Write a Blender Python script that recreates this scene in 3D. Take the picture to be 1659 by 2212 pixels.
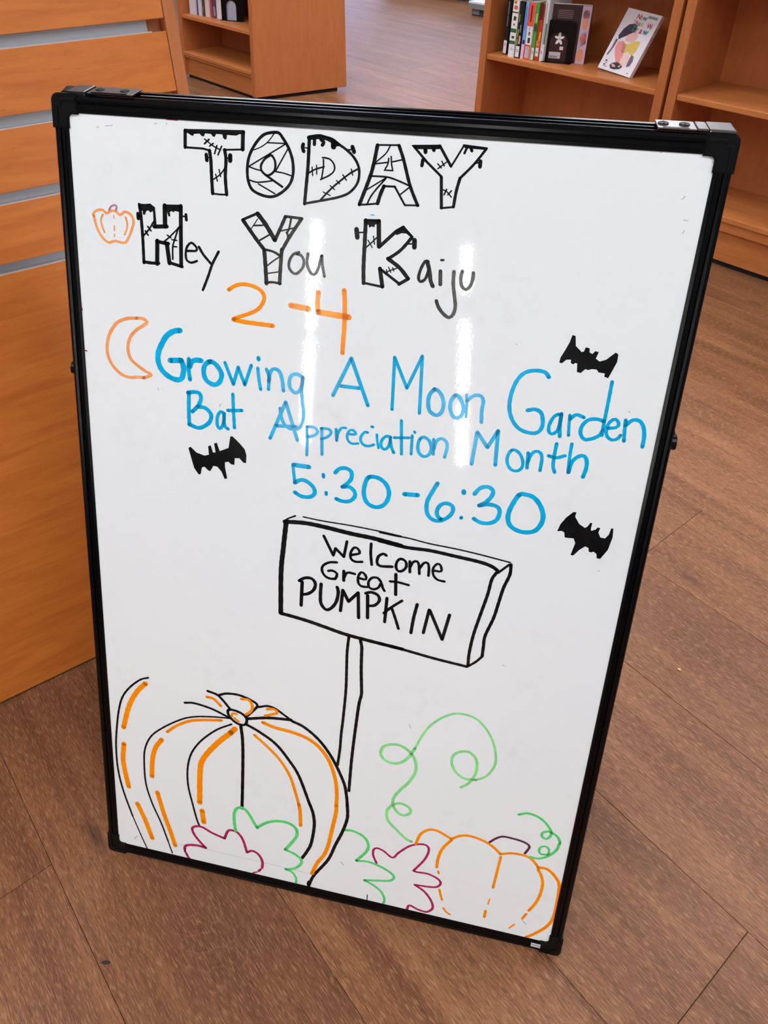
import bpy, bmesh, math, random
from mathutils import Matrix, Vector
random.seed(7)
for o in list(bpy.data.objects): bpy.data.objects.remove(o, do_unlink=True)
SC = bpy.context.scene
COL = SC.collection
# ---------------------------------------------------------------- camera (world: z up, floor z=0)
CAMP = Vector((0.421868, -0.506926, 1.173813))
RW = Matrix(((0.977470, 0.116001, -0.176338), (0.211063, -0.529554, 0.821599), (0.001925, -0.840307, -0.542107)))          # rows: photo right / down / forward axes mapped to world
F, CX, CY = 1750.739, 712.902, 796.359
cd = bpy.data.cameras.new('camera'); cam = bpy.data.objects.new('camera', cd); COL.objects.link(cam)
m3 = Matrix(((RW[0][0], -RW[0][1], -RW[0][2]), (RW[1][0], -RW[1][1], -RW[1][2]), (RW[2][0], -RW[2][1], -RW[2][2])))
cam.matrix_world = Matrix.Translation(CAMP) @ m3.to_4x4()
cd.sensor_fit = 'HORIZONTAL'; cd.sensor_width = 36.0; cd.lens = F / 1659 * 36
cd.shift_x = (829.5 - CX) / 1659; cd.shift_y = (CY - 1106) / 1659
cd.clip_start = 0.02; cd.clip_end = 100
SC.camera = cam
# ---------------------------------------------------------------- world, exposure
w = bpy.data.worlds.new('world'); SC.world = w; w.use_nodes = True
w.node_tree.nodes['Background'].inputs[0].default_value = (0.75, 0.85, 1, 1)
w.node_tree.nodes['Background'].inputs[1].default_value = 0.3
SC.view_settings.view_transform = 'Standard'; SC.view_settings.look = 'None'
SC.view_settings.gamma = 1; SC.view_settings.use_curve_mapping = False
SC.view_settings.exposure = 0.27
PANEL_POWER = 15.0        # ceiling light panels (emission strength)
WINDOW_POWER = 2.3       # daylight in the far windows
SLIT_POWER = 85.0        # added unseen glow strips that put white streaks on the board
# ---------------------------------------------------------------- helpers
def lin(c):
    c = c / 255.0
    return c / 12.92 if c <= 0.04045 else ((c + 0.055) / 1.055) ** 2.4
def rgb(r, g, b): return (lin(r), lin(g), lin(b), 1)
MATS = {}
def mat(name, col, rough=0.5, metal=0.0, spec=0.5, coat=0.0, emit=None, power=0):
    if name in MATS: return MATS[name]
    m = bpy.data.materials.new(name); m.use_nodes = True
    b = m.node_tree.nodes['Principled BSDF']
    b.inputs['Base Color'].default_value = rgb(*col)
    b.inputs['Roughness'].default_value = rough; b.inputs['Metallic'].default_value = metal
    b.inputs['Specular IOR Level'].default_value = spec; b.inputs['Coat Weight'].default_value = coat
    if emit:
        b.inputs['Emission Color'].default_value = rgb(*emit); b.inputs['Emission Strength'].default_value = power
    MATS[name] = m; return m
def N(m, t, **kw):
    n = m.node_tree.nodes.new(t)
    for k, v in kw.items(): setattr(n, k, v)
    return n
def L(m, a, b): m.node_tree.links.new(a, b)
def noise(m, vec, scale, detail=4, rough=0.5, dist=0.0):
    n = N(m, 'ShaderNodeTexNoise'); n.inputs['Scale'].default_value = scale; n.inputs['Detail'].default_value = detail
    n.inputs['Roughness'].default_value = rough; n.inputs['Distortion'].default_value = dist
    L(m, vec, n.inputs['Vector']); return n.outputs['Fac']
def mapping(m, vec, scale, loc=(0, 0, 0)):
    n = N(m, 'ShaderNodeMapping'); n.inputs['Scale'].default_value = scale; n.inputs['Location'].default_value = loc
    L(m, vec, n.inputs['Vector']); return n.outputs['Vector']
def ramp(m, fac, stops):
    n = N(m, 'ShaderNodeValToRGB'); L(m, fac, n.inputs['Fac'])
    e = n.color_ramp.elements
    while len(e) < len(stops): e.new(0.5)
    for i, (p, c) in enumerate(stops): e[i].position = p; e[i].color = c if len(c) == 4 else (*c, 1)
    return n.outputs['Color']
def mixc(m, fac, a, b, mode='MIX'):
    n = N(m, 'ShaderNodeMix', data_type='RGBA', blend_type=mode)
    if isinstance(fac, (int, float)): n.inputs[0].default_value = fac
    else: L(m, fac, n.inputs[0])
    for s, v in ((6, a), (7, b)):
        if isinstance(v, tuple): n.inputs[s].default_value = v
        else: L(m, v, n.inputs[s])
    return n.outputs[2]
def math_(m, op, a, b=0.0, clamp=False):
    n = N(m, 'ShaderNodeMath', operation=op, use_clamp=clamp)
    for s, v in ((0, a), (1, b)):
        if isinstance(v, (int, float)): n.inputs[s].default_value = v
        else: L(m, v, n.inputs[s])
    return n.outputs[0]
def bump(m, h, strength, dist=0.001):
    n = N(m, 'ShaderNodeBump'); n.inputs['Strength'].default_value = strength; n.inputs['Distance'].default_value = dist
    L(m, h, n.inputs['Height']); return n.outputs['Normal']

def veneer(name, light, dark, scale=(1, 1, 1), rough=0.42, streak=0.35, spec=0.4):
    """stained maple veneer; grain along local X of the texture"""
    m = mat(name, light, rough, spec=spec); b = m.node_tree.nodes['Principled BSDF']
    tc = N(m, 'ShaderNodeTexCoord').outputs['Object']
    oi = N(m, 'ShaderNodeObjectInfo').outputs['Random']
    ad = N(m, 'ShaderNodeVectorMath', operation='ADD'); L(m, tc, ad.inputs[0])
    sc = math_(m, 'MULTIPLY', oi, 37.0); cb = N(m, 'ShaderNodeCombineXYZ'); 
    for i in range(3): L(m, sc, cb.inputs[i])
    L(m, cb.outputs[0], ad.inputs[1]); v = ad.outputs[0]
    a = noise(m, mapping(m, v, tuple(3 * s for s in scale)), 2.2, 5, 0.55, 0.6)
    c = ramp(m, a, [(0.3, rgb(*dark)), (0.72, rgb(*light))])
    f = noise(m, mapping(m, v, tuple(22 * s for s in scale)), 3.0, 3, 0.6)
    fl = ramp(m, f, [(0.30, (0.0, 0.0, 0.0, 1)), (0.40, (1, 1, 1, 1))])
    dk = tuple(x * 0.72 for x in rgb(*dark)[:3]) + (1,)
    n = N(m, 'ShaderNodeInvert'); L(m, fl, n.inputs['Color'])
    g = math_(m, 'MULTIPLY', n.outputs[0], streak)
    L(m, mixc(m, g, c, dk), b.inputs['Base Color'])
    L(m, bump(m, f, 0.04), b.inputs['Normal'])
    return m
WOODX = veneer('stained maple, level grain', (196, 122, 66), (178, 102, 52), (1, 9, 9))
WOODZ = veneer('stained maple, upright grain', (184, 110, 62), (174, 100, 54), (6, 6, 1), streak=0.08)
SLATW = veneer('slat board maple veneer', (204, 118, 48), (180, 96, 36), (1.2, 9, 9), 0.38, 0.5)
DARKGAP = mat('toe shadow black', (12, 9, 8), 0.8)  # shade under the bookcases, put in as black colour

def plank_mat():
    m = mat('oak vinyl plank', (150, 108, 84), 0.34, spec=0.26); b = m.node_tree.nodes['Principled BSDF']
    tc = N(m, 'ShaderNodeTexCoord').outputs['Object']
    oi = N(m, 'ShaderNodeObjectInfo').outputs['Random']
    cb = N(m, 'ShaderNodeCombineXYZ'); L(m, math_(m, 'MULTIPLY', oi, 61.0), cb.inputs[0]); L(m, math_(m, 'MULTIPLY', oi, 17.0), cb.inputs[1])
    ad = N(m, 'ShaderNodeVectorMath', operation='ADD'); L(m, tc, ad.inputs[0]); L(m, cb.outputs[0], ad.inputs[1]); v = ad.outputs[0]
    # slow bands along the plank
    big = noise(m, mapping(m, v, (1.3, 11, 1)), 1.0, 5, 0.55, 0.8)
    c = ramp(m, big, [(0.28, rgb(98, 60, 38)), (0.5, rgb(132, 86, 56)), (0.74, rgb(158, 108, 72))])
    # cathedral figure: nested growth rings along the plank's middle
    sp = N(m, 'ShaderNodeSeparateXYZ'); L(m, tc, sp.inputs[0])
    wob = noise(m, mapping(m, v, (5, 16, 1)), 1.0, 3, 0.5)
    yc = math_(m, 'ADD', math_(m, 'MULTIPLY', math_(m, 'FRACT', math_(m, 'MULTIPLY', oi, 7.3)), 0.11), 0.055)
    dy = math_(m, 'SUBTRACT', sp.outputs['Y'], yc); dy2 = math_(m, 'MULTIPLY', dy, dy)
    fl1 = math_(m, 'MULTIPLY', dy2, 30.0)
    val = math_(m, 'ADD', math_(m, 'ADD', sp.outputs['X'], fl1), math_(m, 'MULTIPLY', wob, 0.10))
    rings = math_(m, 'FRACT', math_(m, 'MULTIPLY', val, 34.0))
    rl = ramp(m, rings, [(0.0, (1, 1, 1, 1)), (0.12, (0.1, 0.1, 0.1, 1)), (0.7, (0, 0, 0, 1)), (0.94, (0, 0, 0, 1)), (1.0, (0.8, 0.8, 0.8, 1))])
    zone = ramp(m, math_(m, 'ADD', dy2, math_(m, 'MULTIPLY', math_(m, 'SUBTRACT', wob, 0.5), 0.003)), [(0.0008, (1, 1, 1, 1)), (0.0028, (0, 0, 0, 1))])
    along = ramp(m, noise(m, mapping(m, v, (2.2, 0.01, 1), (9, 3, 0)), 1.0, 1), [(0.52, (0, 0, 0, 1)), (0.58, (1, 1, 1, 1))])
    rmask = math_(m, 'MULTIPLY', zone, along)
    rm = math_(m, 'MULTIPLY', math_(m, 'MULTIPLY', rl, rmask), 0.45)
    c = mixc(m, math_(m, 'MULTIPLY', rmask, 0.35), c, rgb(92, 58, 42))
    c = mixc(m, rm, c, rgb(170, 124, 92))
    # fibres: broad streaks, then short dark and light dashes
    stz = noise(m, mapping(m, v, (5, 75, 1)), 1.0, 4, 0.6)
    c = mixc(m, math_(m, 'MULTIPLY', ramp(m, stz, [(0.35, (1, 1, 1, 1)), (0.55, (0, 0, 0, 1))]), 0.45), c, rgb(90, 54, 34))
    fib = noise(m, mapping(m, v, (60, 430, 1)), 1.0, 3, 0.65)
    fd = ramp(m, fib, [(0.38, (1, 1, 1, 1)), (0.52, (0, 0, 0, 1))])
    fl = ramp(m, noise(m, mapping(m, v, (75, 620, 1), (5, 5, 0)), 1.0, 2, 0.5), [(0.52, (0, 0, 0, 1)), (0.66, (1, 1, 1, 1))])
    c = mixc(m, math_(m, 'MULTIPLY', fd, 0.45), c, rgb(74, 42, 26))
    c = mixc(m, math_(m, 'MULTIPLY', fl, 0.42), c, rgb(190, 142, 102))
    # knots
    vo = N(m, 'ShaderNodeTexVoronoi'); vo.inputs['Scale'].default_value = 1.0; L(m, mapping(m, v, (2.4, 7.5, 1)), vo.inputs['Vector'])
    kn = ramp(m, vo.outputs['Distance'], [(0.02, (1, 1, 1, 1)), (0.10, (0, 0, 0, 1))])
    c = mixc(m, math_(m, 'MULTIPLY', kn, 0.65), c, rgb(50, 28, 22))
    # tone of the whole plank
    tone = ramp(m, math_(m, 'FRACT', math_(m, 'MULTIPLY', oi, 13.7)), [(0.0, (0.86, 0.85, 0.84, 1)), (1.0, (1.06, 1.04, 1.02, 1))])
    c = mixc(m, 1.0, c, tone, 'MULTIPLY')
    L(m, c, b.inputs['Base Color'])
    L(m, bump(m, math_(m, 'SUBTRACT', fl, fd), 0.25, 0.0006), b.inputs['Normal'])
    rr = math_(m, 'MULTIPLY_ADD', fib, 0.12); 
    m.node_tree.nodes[-1].inputs[2].default_value = 0.30
    L(m, rr, b.inputs['Roughness'])
    return m
PLANK = plank_mat()

def board_mat():
    m = mat('white melamine marker board', (240, 241, 242), 0.03, spec=0.5, coat=0.0); b = m.node_tree.nodes['Principled BSDF']
    tc = N(m, 'ShaderNodeTexCoord').outputs['Object']
    n1 = noise(m, tc, 9.0, 4, 0.6); n2 = noise(m, mapping(m, tc, (1, 1, 1), (3, 1, 0)), 60.0, 3, 0.6)
    gh = math_(m, 'MULTIPLY', ramp(m, n1, [(0.5, (0, 0, 0, 1)), (0.8, (1, 1, 1, 1))]), ramp(m, n2, [(0.45, (0, 0, 0, 1)), (0.75, (1, 1, 1, 1))]))
    c = mixc(m, math_(m, 'MULTIPLY', gh, 0.25), rgb(240, 241, 242), rgb(180, 182, 192))
    L(m, c, b.inputs['Base Color'])
    n3 = noise(m, tc, 380.0, 2, 0.5)
    L(m, bump(m, n3, 0.05, 0.0003), b.inputs['Normal'])
    return m
BOARD = board_mat()
BLACKP = mat('black moulded plastic', (8, 8, 10), 0.3, spec=0.2)
BLACKA = mat('black anodised rail', (4, 4, 6), 0.2, spec=0.16)
STEEL = mat('bright steel', (124, 118, 116), 0.22, metal=1.0)
DARKST = mat('dark painted steel', (20, 17, 18), 0.35, metal=0.0, spec=0.4)
ALU = mat('brushed aluminium channel', (176, 176, 180), 0.42, metal=0.35)

def mesh_obj(name, bm, m, parent=None, M=None):
    me = bpy.data.meshes.new(name); bm.normal_update(); bm.to_mesh(me); bm.free()
    ms = m if isinstance(m, (list, tuple)) else [m]
    for x in ms: me.materials.append(x)
    o = bpy.data.objects.new(name, me); COL.objects.link(o)
    if parent: o.parent = parent
    if M is not None: o.matrix_local = M
    return o
def tag(o, label=None, cat=None, group=None, kind=None):
    if label: o['label'] = label
    if cat: o['category'] = cat
    if group: o['group'] = group
    if kind: o['kind'] = kind
    return o
def empty(name, M, label, cat, group=None):
    o = bpy.data.objects.new(name, None); COL.objects.link(o); o.matrix_world = M; o.empty_display_size = 0.1
    return tag(o, label, cat, group)
def box(bm, a, b, bev=0.0):
    x0, y0, z0 = a; x1, y1, z1 = b
    vs = [bm.verts.new(p) for p in ((x0, y0, z0), (x1, y0, z0), (x1, y1, z0), (x0, y1, z0), (x0, y0, z1), (x1, y0, z1), (x1, y1, z1), (x0, y1, z1))]
    fs = [bm.faces.new([vs[i] for i in f]) for f in ((0, 3, 2, 1), (4, 5, 6, 7), (0, 1, 5, 4), (1, 2, 6, 5), (2, 3, 7, 6), (3, 0, 4, 7))]
    if bev > 0:
        es = list({e for f in fs for e in f.edges})
        bmesh.ops.bevel(bm, geom=es, offset=bev, segments=2, profile=0.6, affect='EDGES')
def bx(name, a, b, m, parent=None, bev=0.0015, M=None):
    bm = bmesh.new(); a2 = [min(p, q) for p, q in zip(a, b)]; b2 = [max(p, q) for p, q in zip(a, b)]
    box(bm, a2, b2, bev); return mesh_obj(name, bm, m, parent, M)
def prism(bm, pts, h0, h1, axis=2):
    """polygon (2D) swept between h0 and h1 along an axis"""
    def p3(p, h):
        return (p[0], p[1], h) if axis == 2 else ((h, p[0], p[1]) if axis == 0 else (p[0], h, p[1]))
    a = [bm.verts.new(p3(p, h0)) for p in pts]; b = [bm.verts.new(p3(p, h1)) for p in pts]
    n = len(pts)
    for i in range(n): bm.faces.new((a[i], a[(i + 1) % n], b[(i + 1) % n], b[i]))
    bm.faces.new(list(reversed(a))); bm.faces.new(b)
    bmesh.ops.recalc_face_normals(bm, faces=bm.faces[:])
def cyl(bm, c, r, h, axis=0, seg=24, r2=None):
    M = {0: Matrix.Rotation(math.pi / 2, 4, 'Y'), 1: Matrix.Rotation(math.pi / 2, 4, 'X'), 2: Matrix.Identity(4)}[axis]
    bmesh.ops.create_cone(bm, cap_ends=True, segments=seg, radius1=r, radius2=r if r2 is None else r2, depth=h, matrix=Matrix.Translation(c) @ M)

# ---------------------------------------------------------------- the room
FX0, FX1, FY0, FY1, CEIL = -5.0, 5.6, -2.05, 13.0, 3.0
def struct(name, a, b, m):
    o = bx(name, a, b, m, bev=0); o['kind'] = 'structure'; return o
WALLM = mat('painted wall', (150, 147, 142), 0.7); CEILM = mat('ceiling tile', (206, 206, 206), 0.8)
def subfloor_mat():
    m = mat('dark seam underlay', (58, 38, 29), 0.7); return m
floor = struct('floor', (FX0, FY0, -0.06), (FX1, FY1, -0.0045), subfloor_mat())
UANG = math.radians(-40.0); UU = Vector((math.cos(UANG), math.sin(UANG))); NN = Vector((-UU.y, UU.x))
def proj(p):
    v = RW.transposed() @ (Vector(p) - CAMP)
    return (CX + F * v.x / v.z, CY + F * v.y / v.z, v.z)
PW, PL = 0.2255, 1.22
pbm = bmesh.new(); box(pbm, (0.0003, 0.0003, -0.0044), (PL - 0.0003, PW - 0.0003, 0.0)); 
bmesh.ops.bevel(pbm, geom=[e for e in pbm.edges if all(v.co.z > -0.001 for v in e.verts)], offset=0.0004, segments=1, affect='EDGES')
pme = bpy.data.meshes.new('plank'); pbm.to_mesh(pme); pbm.free(); pme.materials.append(PLANK)
ends = {-1: 0.9, 0: -0.03, 1: -0.36, 2: -0.02, 3: 0.598, 4: 0.95, 5: 0.95, 6: 0.126, 7: 1.05, 8: 0.4}      # measured butt joints, by row
nplank = 0
for k in range(-14, 60):
    n0 = -0.2955 + PW * k
    off = ends.get(k, random.random() * PL)
    for j in range(-9, 9):
        u0 = off + PL * j
        keep = False
        for a in (0.0, 0.25, 0.5, 0.75, 1.0):
            for c_ in (0.0, 1.0):
                p = UU * (u0 + a * PL) + NN * (n0 + c_ * PW)
                if not (FX0 + .05 < p.x < FX1 - .05 and FY0 + .05 < p.y < FY1 - 4.5): continue
                q = proj((p.x, p.y, 0))
                if q[2] > 0.15 and -650 < q[0] < 2300 and -90 < q[1] < 3000: keep = True
        if not keep: continue
        if any(not (FX0 < (UU * (u0 + a * PL) + NN * (n0 + c_ * PW)).x < FX1) or (UU * (u0 + a * PL) + NN * (n0 + c_ * PW)).y < FY0 for a in (0, 1) for c_ in (0, 1)): continue
        o = bpy.data.objects.new('plank', pme); COL.objects.link(o); o.parent = floor; nplank += 1
        o.matrix_world = Matrix.Translation((UU.x * u0 + NN.x * n0, UU.y * u0 + NN.y * n0, 0)) @ Matrix.Rotation(UANG, 4, 'Z')
print('planks', nplank)
struct('ceiling', (FX0, FY0, CEIL), (FX1, FY1, CEIL + 0.1), CEILM)
struct('wall_left', (FX0 - 0.1, FY0, 0), (FX0, FY1, CEIL), WALLM)
struct('wall_right', (FX1, FY0, 0), (FX1 + 0.1, FY1, CEIL), WALLM)
struct('wall_far', (FX0, FY1, 0), (FX1, FY1 + 0.1, CEIL), WALLM)
struct('wall_back', (FX0, FY0 - 0.1, 0), (FX1, FY0, CEIL), WALLM)
DAY = mat('daylit far glass', (180, 200, 235), 0.2, emit=(178, 196, 245), power=WINDOW_POWER)
SLIT = mat('added streak glow', (250, 250, 250), 0.2, emit=(255, 252, 244), power=SLIT_POWER)
WFR = mat('window frame white', (220, 220, 220), 0.4)
def window(name, x0, x1, z0, z1, y, m, s, bars=(), fw=0.04):
    """frame with panes on a wall that faces s (+1: towards +y)"""
    bm = bmesh.new()
    box(bm, (x0 - fw, min(y, y + s * 0.03), z0 - fw if z0 > fw else z0), (x0, max(y, y + s * 0.03), z1 + fw))
    box(bm, (x1, min(y, y + s * 0.03), z0 - fw if z0 > fw else z0), (x1 + fw, max(y, y + s * 0.03), z1 + fw))
    box(bm, (x0, min(y, y + s * 0.03), z1), (x1, max(y, y + s * 0.03), z1 + fw))
    fr = mesh_obj(name, bm, WFR); fr['kind'] = 'structure'
    edges = [z0] + [v for b in bars for v in b] + [z1]
    for i in range(0, len(edges), 2):
        bx('pane', (x0, y + s * 0.004, edges[i]), (x1, y + s * 0.010, edges[i + 1]), m, fr, 0)
        if i + 2 < len(edges): bx('glazing_bar', (x0, y + s * 0.004, edges[i + 1]), (x1, y + s * 0.02, edges[i + 2]), WFR, fr, 0)
    return fr
for i, x in enumerate((-4.3, -2.9, -1.5, -0.1, 1.3)):
    window('window_%d' % (i + 1), x, x + 1.15, 0.35, 2.6, FY1, DAY, -1, bars=((1.2, 1.25),), fw=0.05)
w6 = window('window_6', -0.203, -0.180, 0.02, 0.86, FY0, SLIT, 1, bars=((0.42, 0.46),), fw=0.02)
w7 = window('window_7', 0.399, 0.421, 0.02, 0.82, FY0, SLIT, 1, bars=((0.24, 0.30), (0.55, 0.66),), fw=0.02)
for w_, x_, t_ in ((w6, -0.19, -1.5), (w7, 0.41, -5.0)):       # added strips, tilted to slant their streaks on the board
    w_.matrix_world = Matrix.Translation((x_, 0, 0.03)) @ Matrix.Rotation(math.radians(t_), 4, 'Y') @ Matrix.Translation((-x_, 0, 0))
# ceiling light panels
LENS = mat('lit diffuser', (255, 250, 240), 0.5, emit=(240, 247, 255), power=PANEL_POWER)
LFR = mat('light frame white', (230, 230, 230), 0.4)
spots = [(-3.2, -1.1), (-1.0, -1.1), (1.4, -1.1), (3.6, -1.1), (-3.2, 1.6), (-0.5, 1.6), (1.95, 1.6), (4.2, 1.6), (-0.9, 3.2), (1.2, 3.4),  (-1.0, 4.6), (1.4, 4.8), (3.8, 4.8), (-3.4, 4.6), (-1.0, 7.6), (1.6, 7.8), (-3.4, 7.6), (-1.0, 10.6), (1.6, 10.8)]  # panels around the near aisle are added to brighten the bookcases
for i, (x, y) in enumerate(spots):
    e = empty('ceiling_light', Matrix.Translation((x, y, CEIL)), 'flat white ceiling light panel with a lit diffuser', 'light', 'ceiling light panels')
    bm = bmesh.new()
    for a, b in (((-.62, -.32), (.62, -.3)), ((-.62, .3), (.62, .32)), ((-.62, -.3), (-.6, .3)), ((.6, -.3), (.62, .3))):
        box(bm, (a[0], a[1], -0.03), (b[0], b[1], 0))
    mesh_obj('frame', bm, LFR, e)
    bx('diffuser', (-.6, -.3, -0.022), (.6, .3, -0.014), LENS, e, 0)

# ---------------------------------------------------------------- bookcases
def case_frame(p0, u):
    return Matrix(((u[0], -u[1], 0, p0[0]), (u[1], u[0], 0, p0[1]), (0, 0, 1, 0), (0, 0, 0, 1)))
UR = (0.797231, -0.603675); PR = (1.148239, 2.158661, 0.020000)
UL = (0.791651, -0.610974); PLc = (-0.921333, 3.807550, 0.020000)
def bookcase(M, s0, s1, depth, ztop, shelf_z, label, kick=0.124, ledge=0.175, st=0.031, end=None, double=False):
    e = empty('bookcase', M @ Matrix.Translation(((s0 + s1) / 2, depth / 2, 0)), label, 'bookcase', 'maple library bookcases')
    T = Matrix.Translation((-(s0 + s1) / 2, -depth / 2, 0))
    bx('side_panel', (s0, 0, 0.02), (s0 + st, depth, ztop), WOODZ, e, 0.002, T)
    if end is None: bx('side_panel', (s1 - st, 0, 0.02), (s1, depth, ztop), WOODZ, e, 0.002, T)
    else:
        # end panel whose far edge tapers slightly towards the top
        (ex, ey), tp = end; bm = bmesh.new()
        d = Vector((ex, ey)); k = (ztop - .02) * tp; d2 = d * (1 - k / d.length)
        lo = [(s1 - st, 0), (s1, 0), (s1 + ex, ey), (s1 + ex - st, ey)]
        hi = [(s1 - st, 0), (s1, 0), (s1 + d2.x, d2.y), (s1 + d2.x - st, d2.y)]
        va = [bm.verts.new((x, y, .02)) for x, y in lo]; vb = [bm.verts.new((x, y, ztop)) for x, y in hi]
        for i in range(4): bm.faces.new((va[i], va[(i + 1) % 4], vb[(i + 1) % 4], vb[i]))
        bm.faces.new(va[::-1]); bm.faces.new(vb); bmesh.ops.recalc_face_normals(bm, faces=bm.faces[:])
        bmesh.ops.bevel(bm, geom=bm.edges[:], offset=0.002, segments=1, affect='EDGES')
        mesh_obj('end_panel', bm, WOODZ, e, T)
    bd = depth if not double else 0.285
    bx('back_panel', (s0 + st, bd - 0.012, 0.06), (s1 - st, bd, ztop - 0.02), WOODZ, e, 0, T)
    bx('top_panel', (s0 + st, 0.002, ztop - 0.03), (s1 - st, bd, ztop - 0.002), WOODX, e, 0.002, T)
    bx('kick_panel', (s0 + st, 0.020, 0.018), (s1 - st, 0.036, kick), WOODX, e, 0.001, T)
    bx('base_rail', (s0 + st, 0.002, kick), (s1 - st, 0.022, ledge - 0.021), WOODX, e, 0.0015, T)
    bm = bmesh.new(); ex_, ey_ = end[0] if end else (0, depth)
    prism(bm, [(s0 + 0.02, 0.03), (s1 - 0.012, 0.03), (s1 - 0.012 + ex_ * 0.9, ey_ - 0.05), (s0 + 0.02, ey_ - 0.05)], 0.0, 0.0195); mesh_obj('toe_shadow_fill', bm, DARKGAP, e, T)  # black fill standing for the shadow beneath the case
    for z, lift in [(ledge, -0.004)] + [(z, 0.004) for z in shelf_z]:
        bx('shelf', (s0 + st + 0.001, lift, z - 0.019), (s1 - st - 0.001, bd - 0.012, z), WOODX, e, 0.003, T)
    return e
MR = case_frame(PR, UR); ML = case_frame(PLc, UL)
bookcase(MR, -1.071, -0.299, 0.29, 1.22, (0.51, 0.86), 'tall open maple bookcase holding the upright manga row and one leaning cover')
bookcase(MR, -0.287, 0.485, 0.29, 1.22, (0.51, 0.86), 'tall open maple bookcase with empty shelves, at the right edge')
bookcase(ML, -0.745, 0.0, 0.56, 1.22, (0.355, 0.70), 'double-sided maple bookcase farther back, seen past the slatted display', kick=0.12, ledge=0.152, end=((0.127, 0.547), 0.04), double=True)

# ---------------------------------------------------------------- books
def book(M, s, d, z, th, dep, hgt, col, label, rot=0.0, parts=(), group='books standing on the shelf', cover=None, tilt=0.0):
    """spine faces the aisle (local -y); th along x, dep along y"""
    X = M @ Matrix.Translation((s, d, z)) @ Matrix.Rotation(rot, 4, 'Z') @ Matrix.Rotation(tilt, 4, 'Y')
    e = empty('book', X, label, 'book', group)
    cm = mat('cover %d %d %d' % tuple(col), col, 0.3, coat=0.2)
    pm = mat('book page edges', (226, 218, 200), 0.8)
    bm = bmesh.new()
    c = 0.0012
    box(bm, (0, 0, 0), (th, c * 1.6, hgt)); box(bm, (0, c * 1.6, 0), (c, dep, hgt)); box(bm, (th - c, c * 1.6, 0), (th, dep, hgt))
    mesh_obj('cover', bm, cm, e)
    bx('pages', (c, c * 1.6, 0.002), (th - c, dep - 0.002, hgt - 0.002), pm, e, 0)
    for (nm, a, b, cc) in parts:      # printed areas on the spine: x fraction, z range
        bm = bmesh.new(); y = -0.0003
        vs = [bm.verts.new(p) for p in ((th * a[0], y, a[1]), (th * b[0], y, a[1]), (th * b[0], y, b[1]), (th * a[0], y, b[1]))]
        bm.faces.new(vs); mesh_obj(nm, bm, mat('print %d %d %d' % tuple(cc), cc, 0.4), e)
    return e
W_ = (236, 230, 234); K_ = (30, 28, 30)
def label_at(z0=0.004, z1=0.046, txt=True):
    p = [('call_label', (0.08, z0), (0.92, z1), (232, 228, 234))]
    if txt: p += [('label_print', (0.22, z1 - 0.014), (0.6, z1 - 0.011), (90, 90, 96)), ('label_print', (0.22, z1 - 0.019), (0.8, z1 - 0.016), (110, 110, 116))]
    return p
mg = 'manga spines beside the black bookend'
zb = 0.51
book(MR, -0.998, 0.045, zb, 0.017, 0.12, 0.195, (22, 22, 24), 'black book at the left end of the upright row, thin grey spine lettering', group=mg,
     parts=label_at(0.004, 0.05) + [('spine_lettering', (0.35, 0.10), (0.6, 0.135), (120, 118, 120)), ('spine_lettering', (0.35, 0.14), (0.6, 0.185), (120, 118, 120))])
book(MR, -0.957, 0.026, zb, 0.026, 0.12, 0.195, (236, 232, 226), 'white and green book with black square marks on its spine', group=mg,
     parts=label_at(0.004, 0.045) + [('green_band', (0.0, 0.046), (1.0, 0.058), (52, 100, 58)), ('spine_mark', (0.3, 0.066), (0.75, 0.074), (40, 40, 40)), ('green_band', (0.0, 0.086), (1.0, 0.1), (52, 100, 58)),
            ('spine_mark', (0.4, 0.11), (0.6, 0.117), (50, 50, 50)), ('spine_mark', (0.3, 0.128), (0.75, 0.142), (60, 60, 60)), ('spine_rule', (0.0, 0.153), (1.0, 0.157), (38, 38, 38)), ('orange_print', (0.2, 0.165), (0.8, 0.178), (214, 96, 50)), ('orange_print', (0.1, 0.184), (0.6, 0.194), (200, 120, 60))])
book(MR, -0.929, 0.030, zb, 0.02, 0.12, 0.195, (24, 30, 28), 'black book with yellow-green dashes down its spine', group=mg,
     parts=label_at(0.004, 0.042) + [('yellow_green_dash', (0.1, 0.046), (0.3, 0.066), (168, 184, 70)), ('yellow_green_dash', (0.1, 0.072), (0.3, 0.1), (168, 184, 70)), ('yellow_green_dash', (0.1, 0.125), (0.3, 0.15), (140, 160, 60)),
            ('pink_print', (0.5, 0.05), (0.9, 0.078), (214, 150, 160)), ('pale_print', (0.5, 0.09), (0.8, 0.115), (130, 120, 140))])
book(MR, -0.906, 0.034, zb, 0.013, 0.12, 0.195, (130, 170, 226), 'light blue slim book between a black and a red spine', group=mg,
     parts=[('pink_print', (0, 0.0), (1, 0.05), (236, 196, 216)), ('navy_print', (0.2, 0.052), (0.9, 0.066), (40, 44, 80)), ('blue_print', (0.3, 0.1), (0.6, 0.18), (84, 120, 196))])
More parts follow.
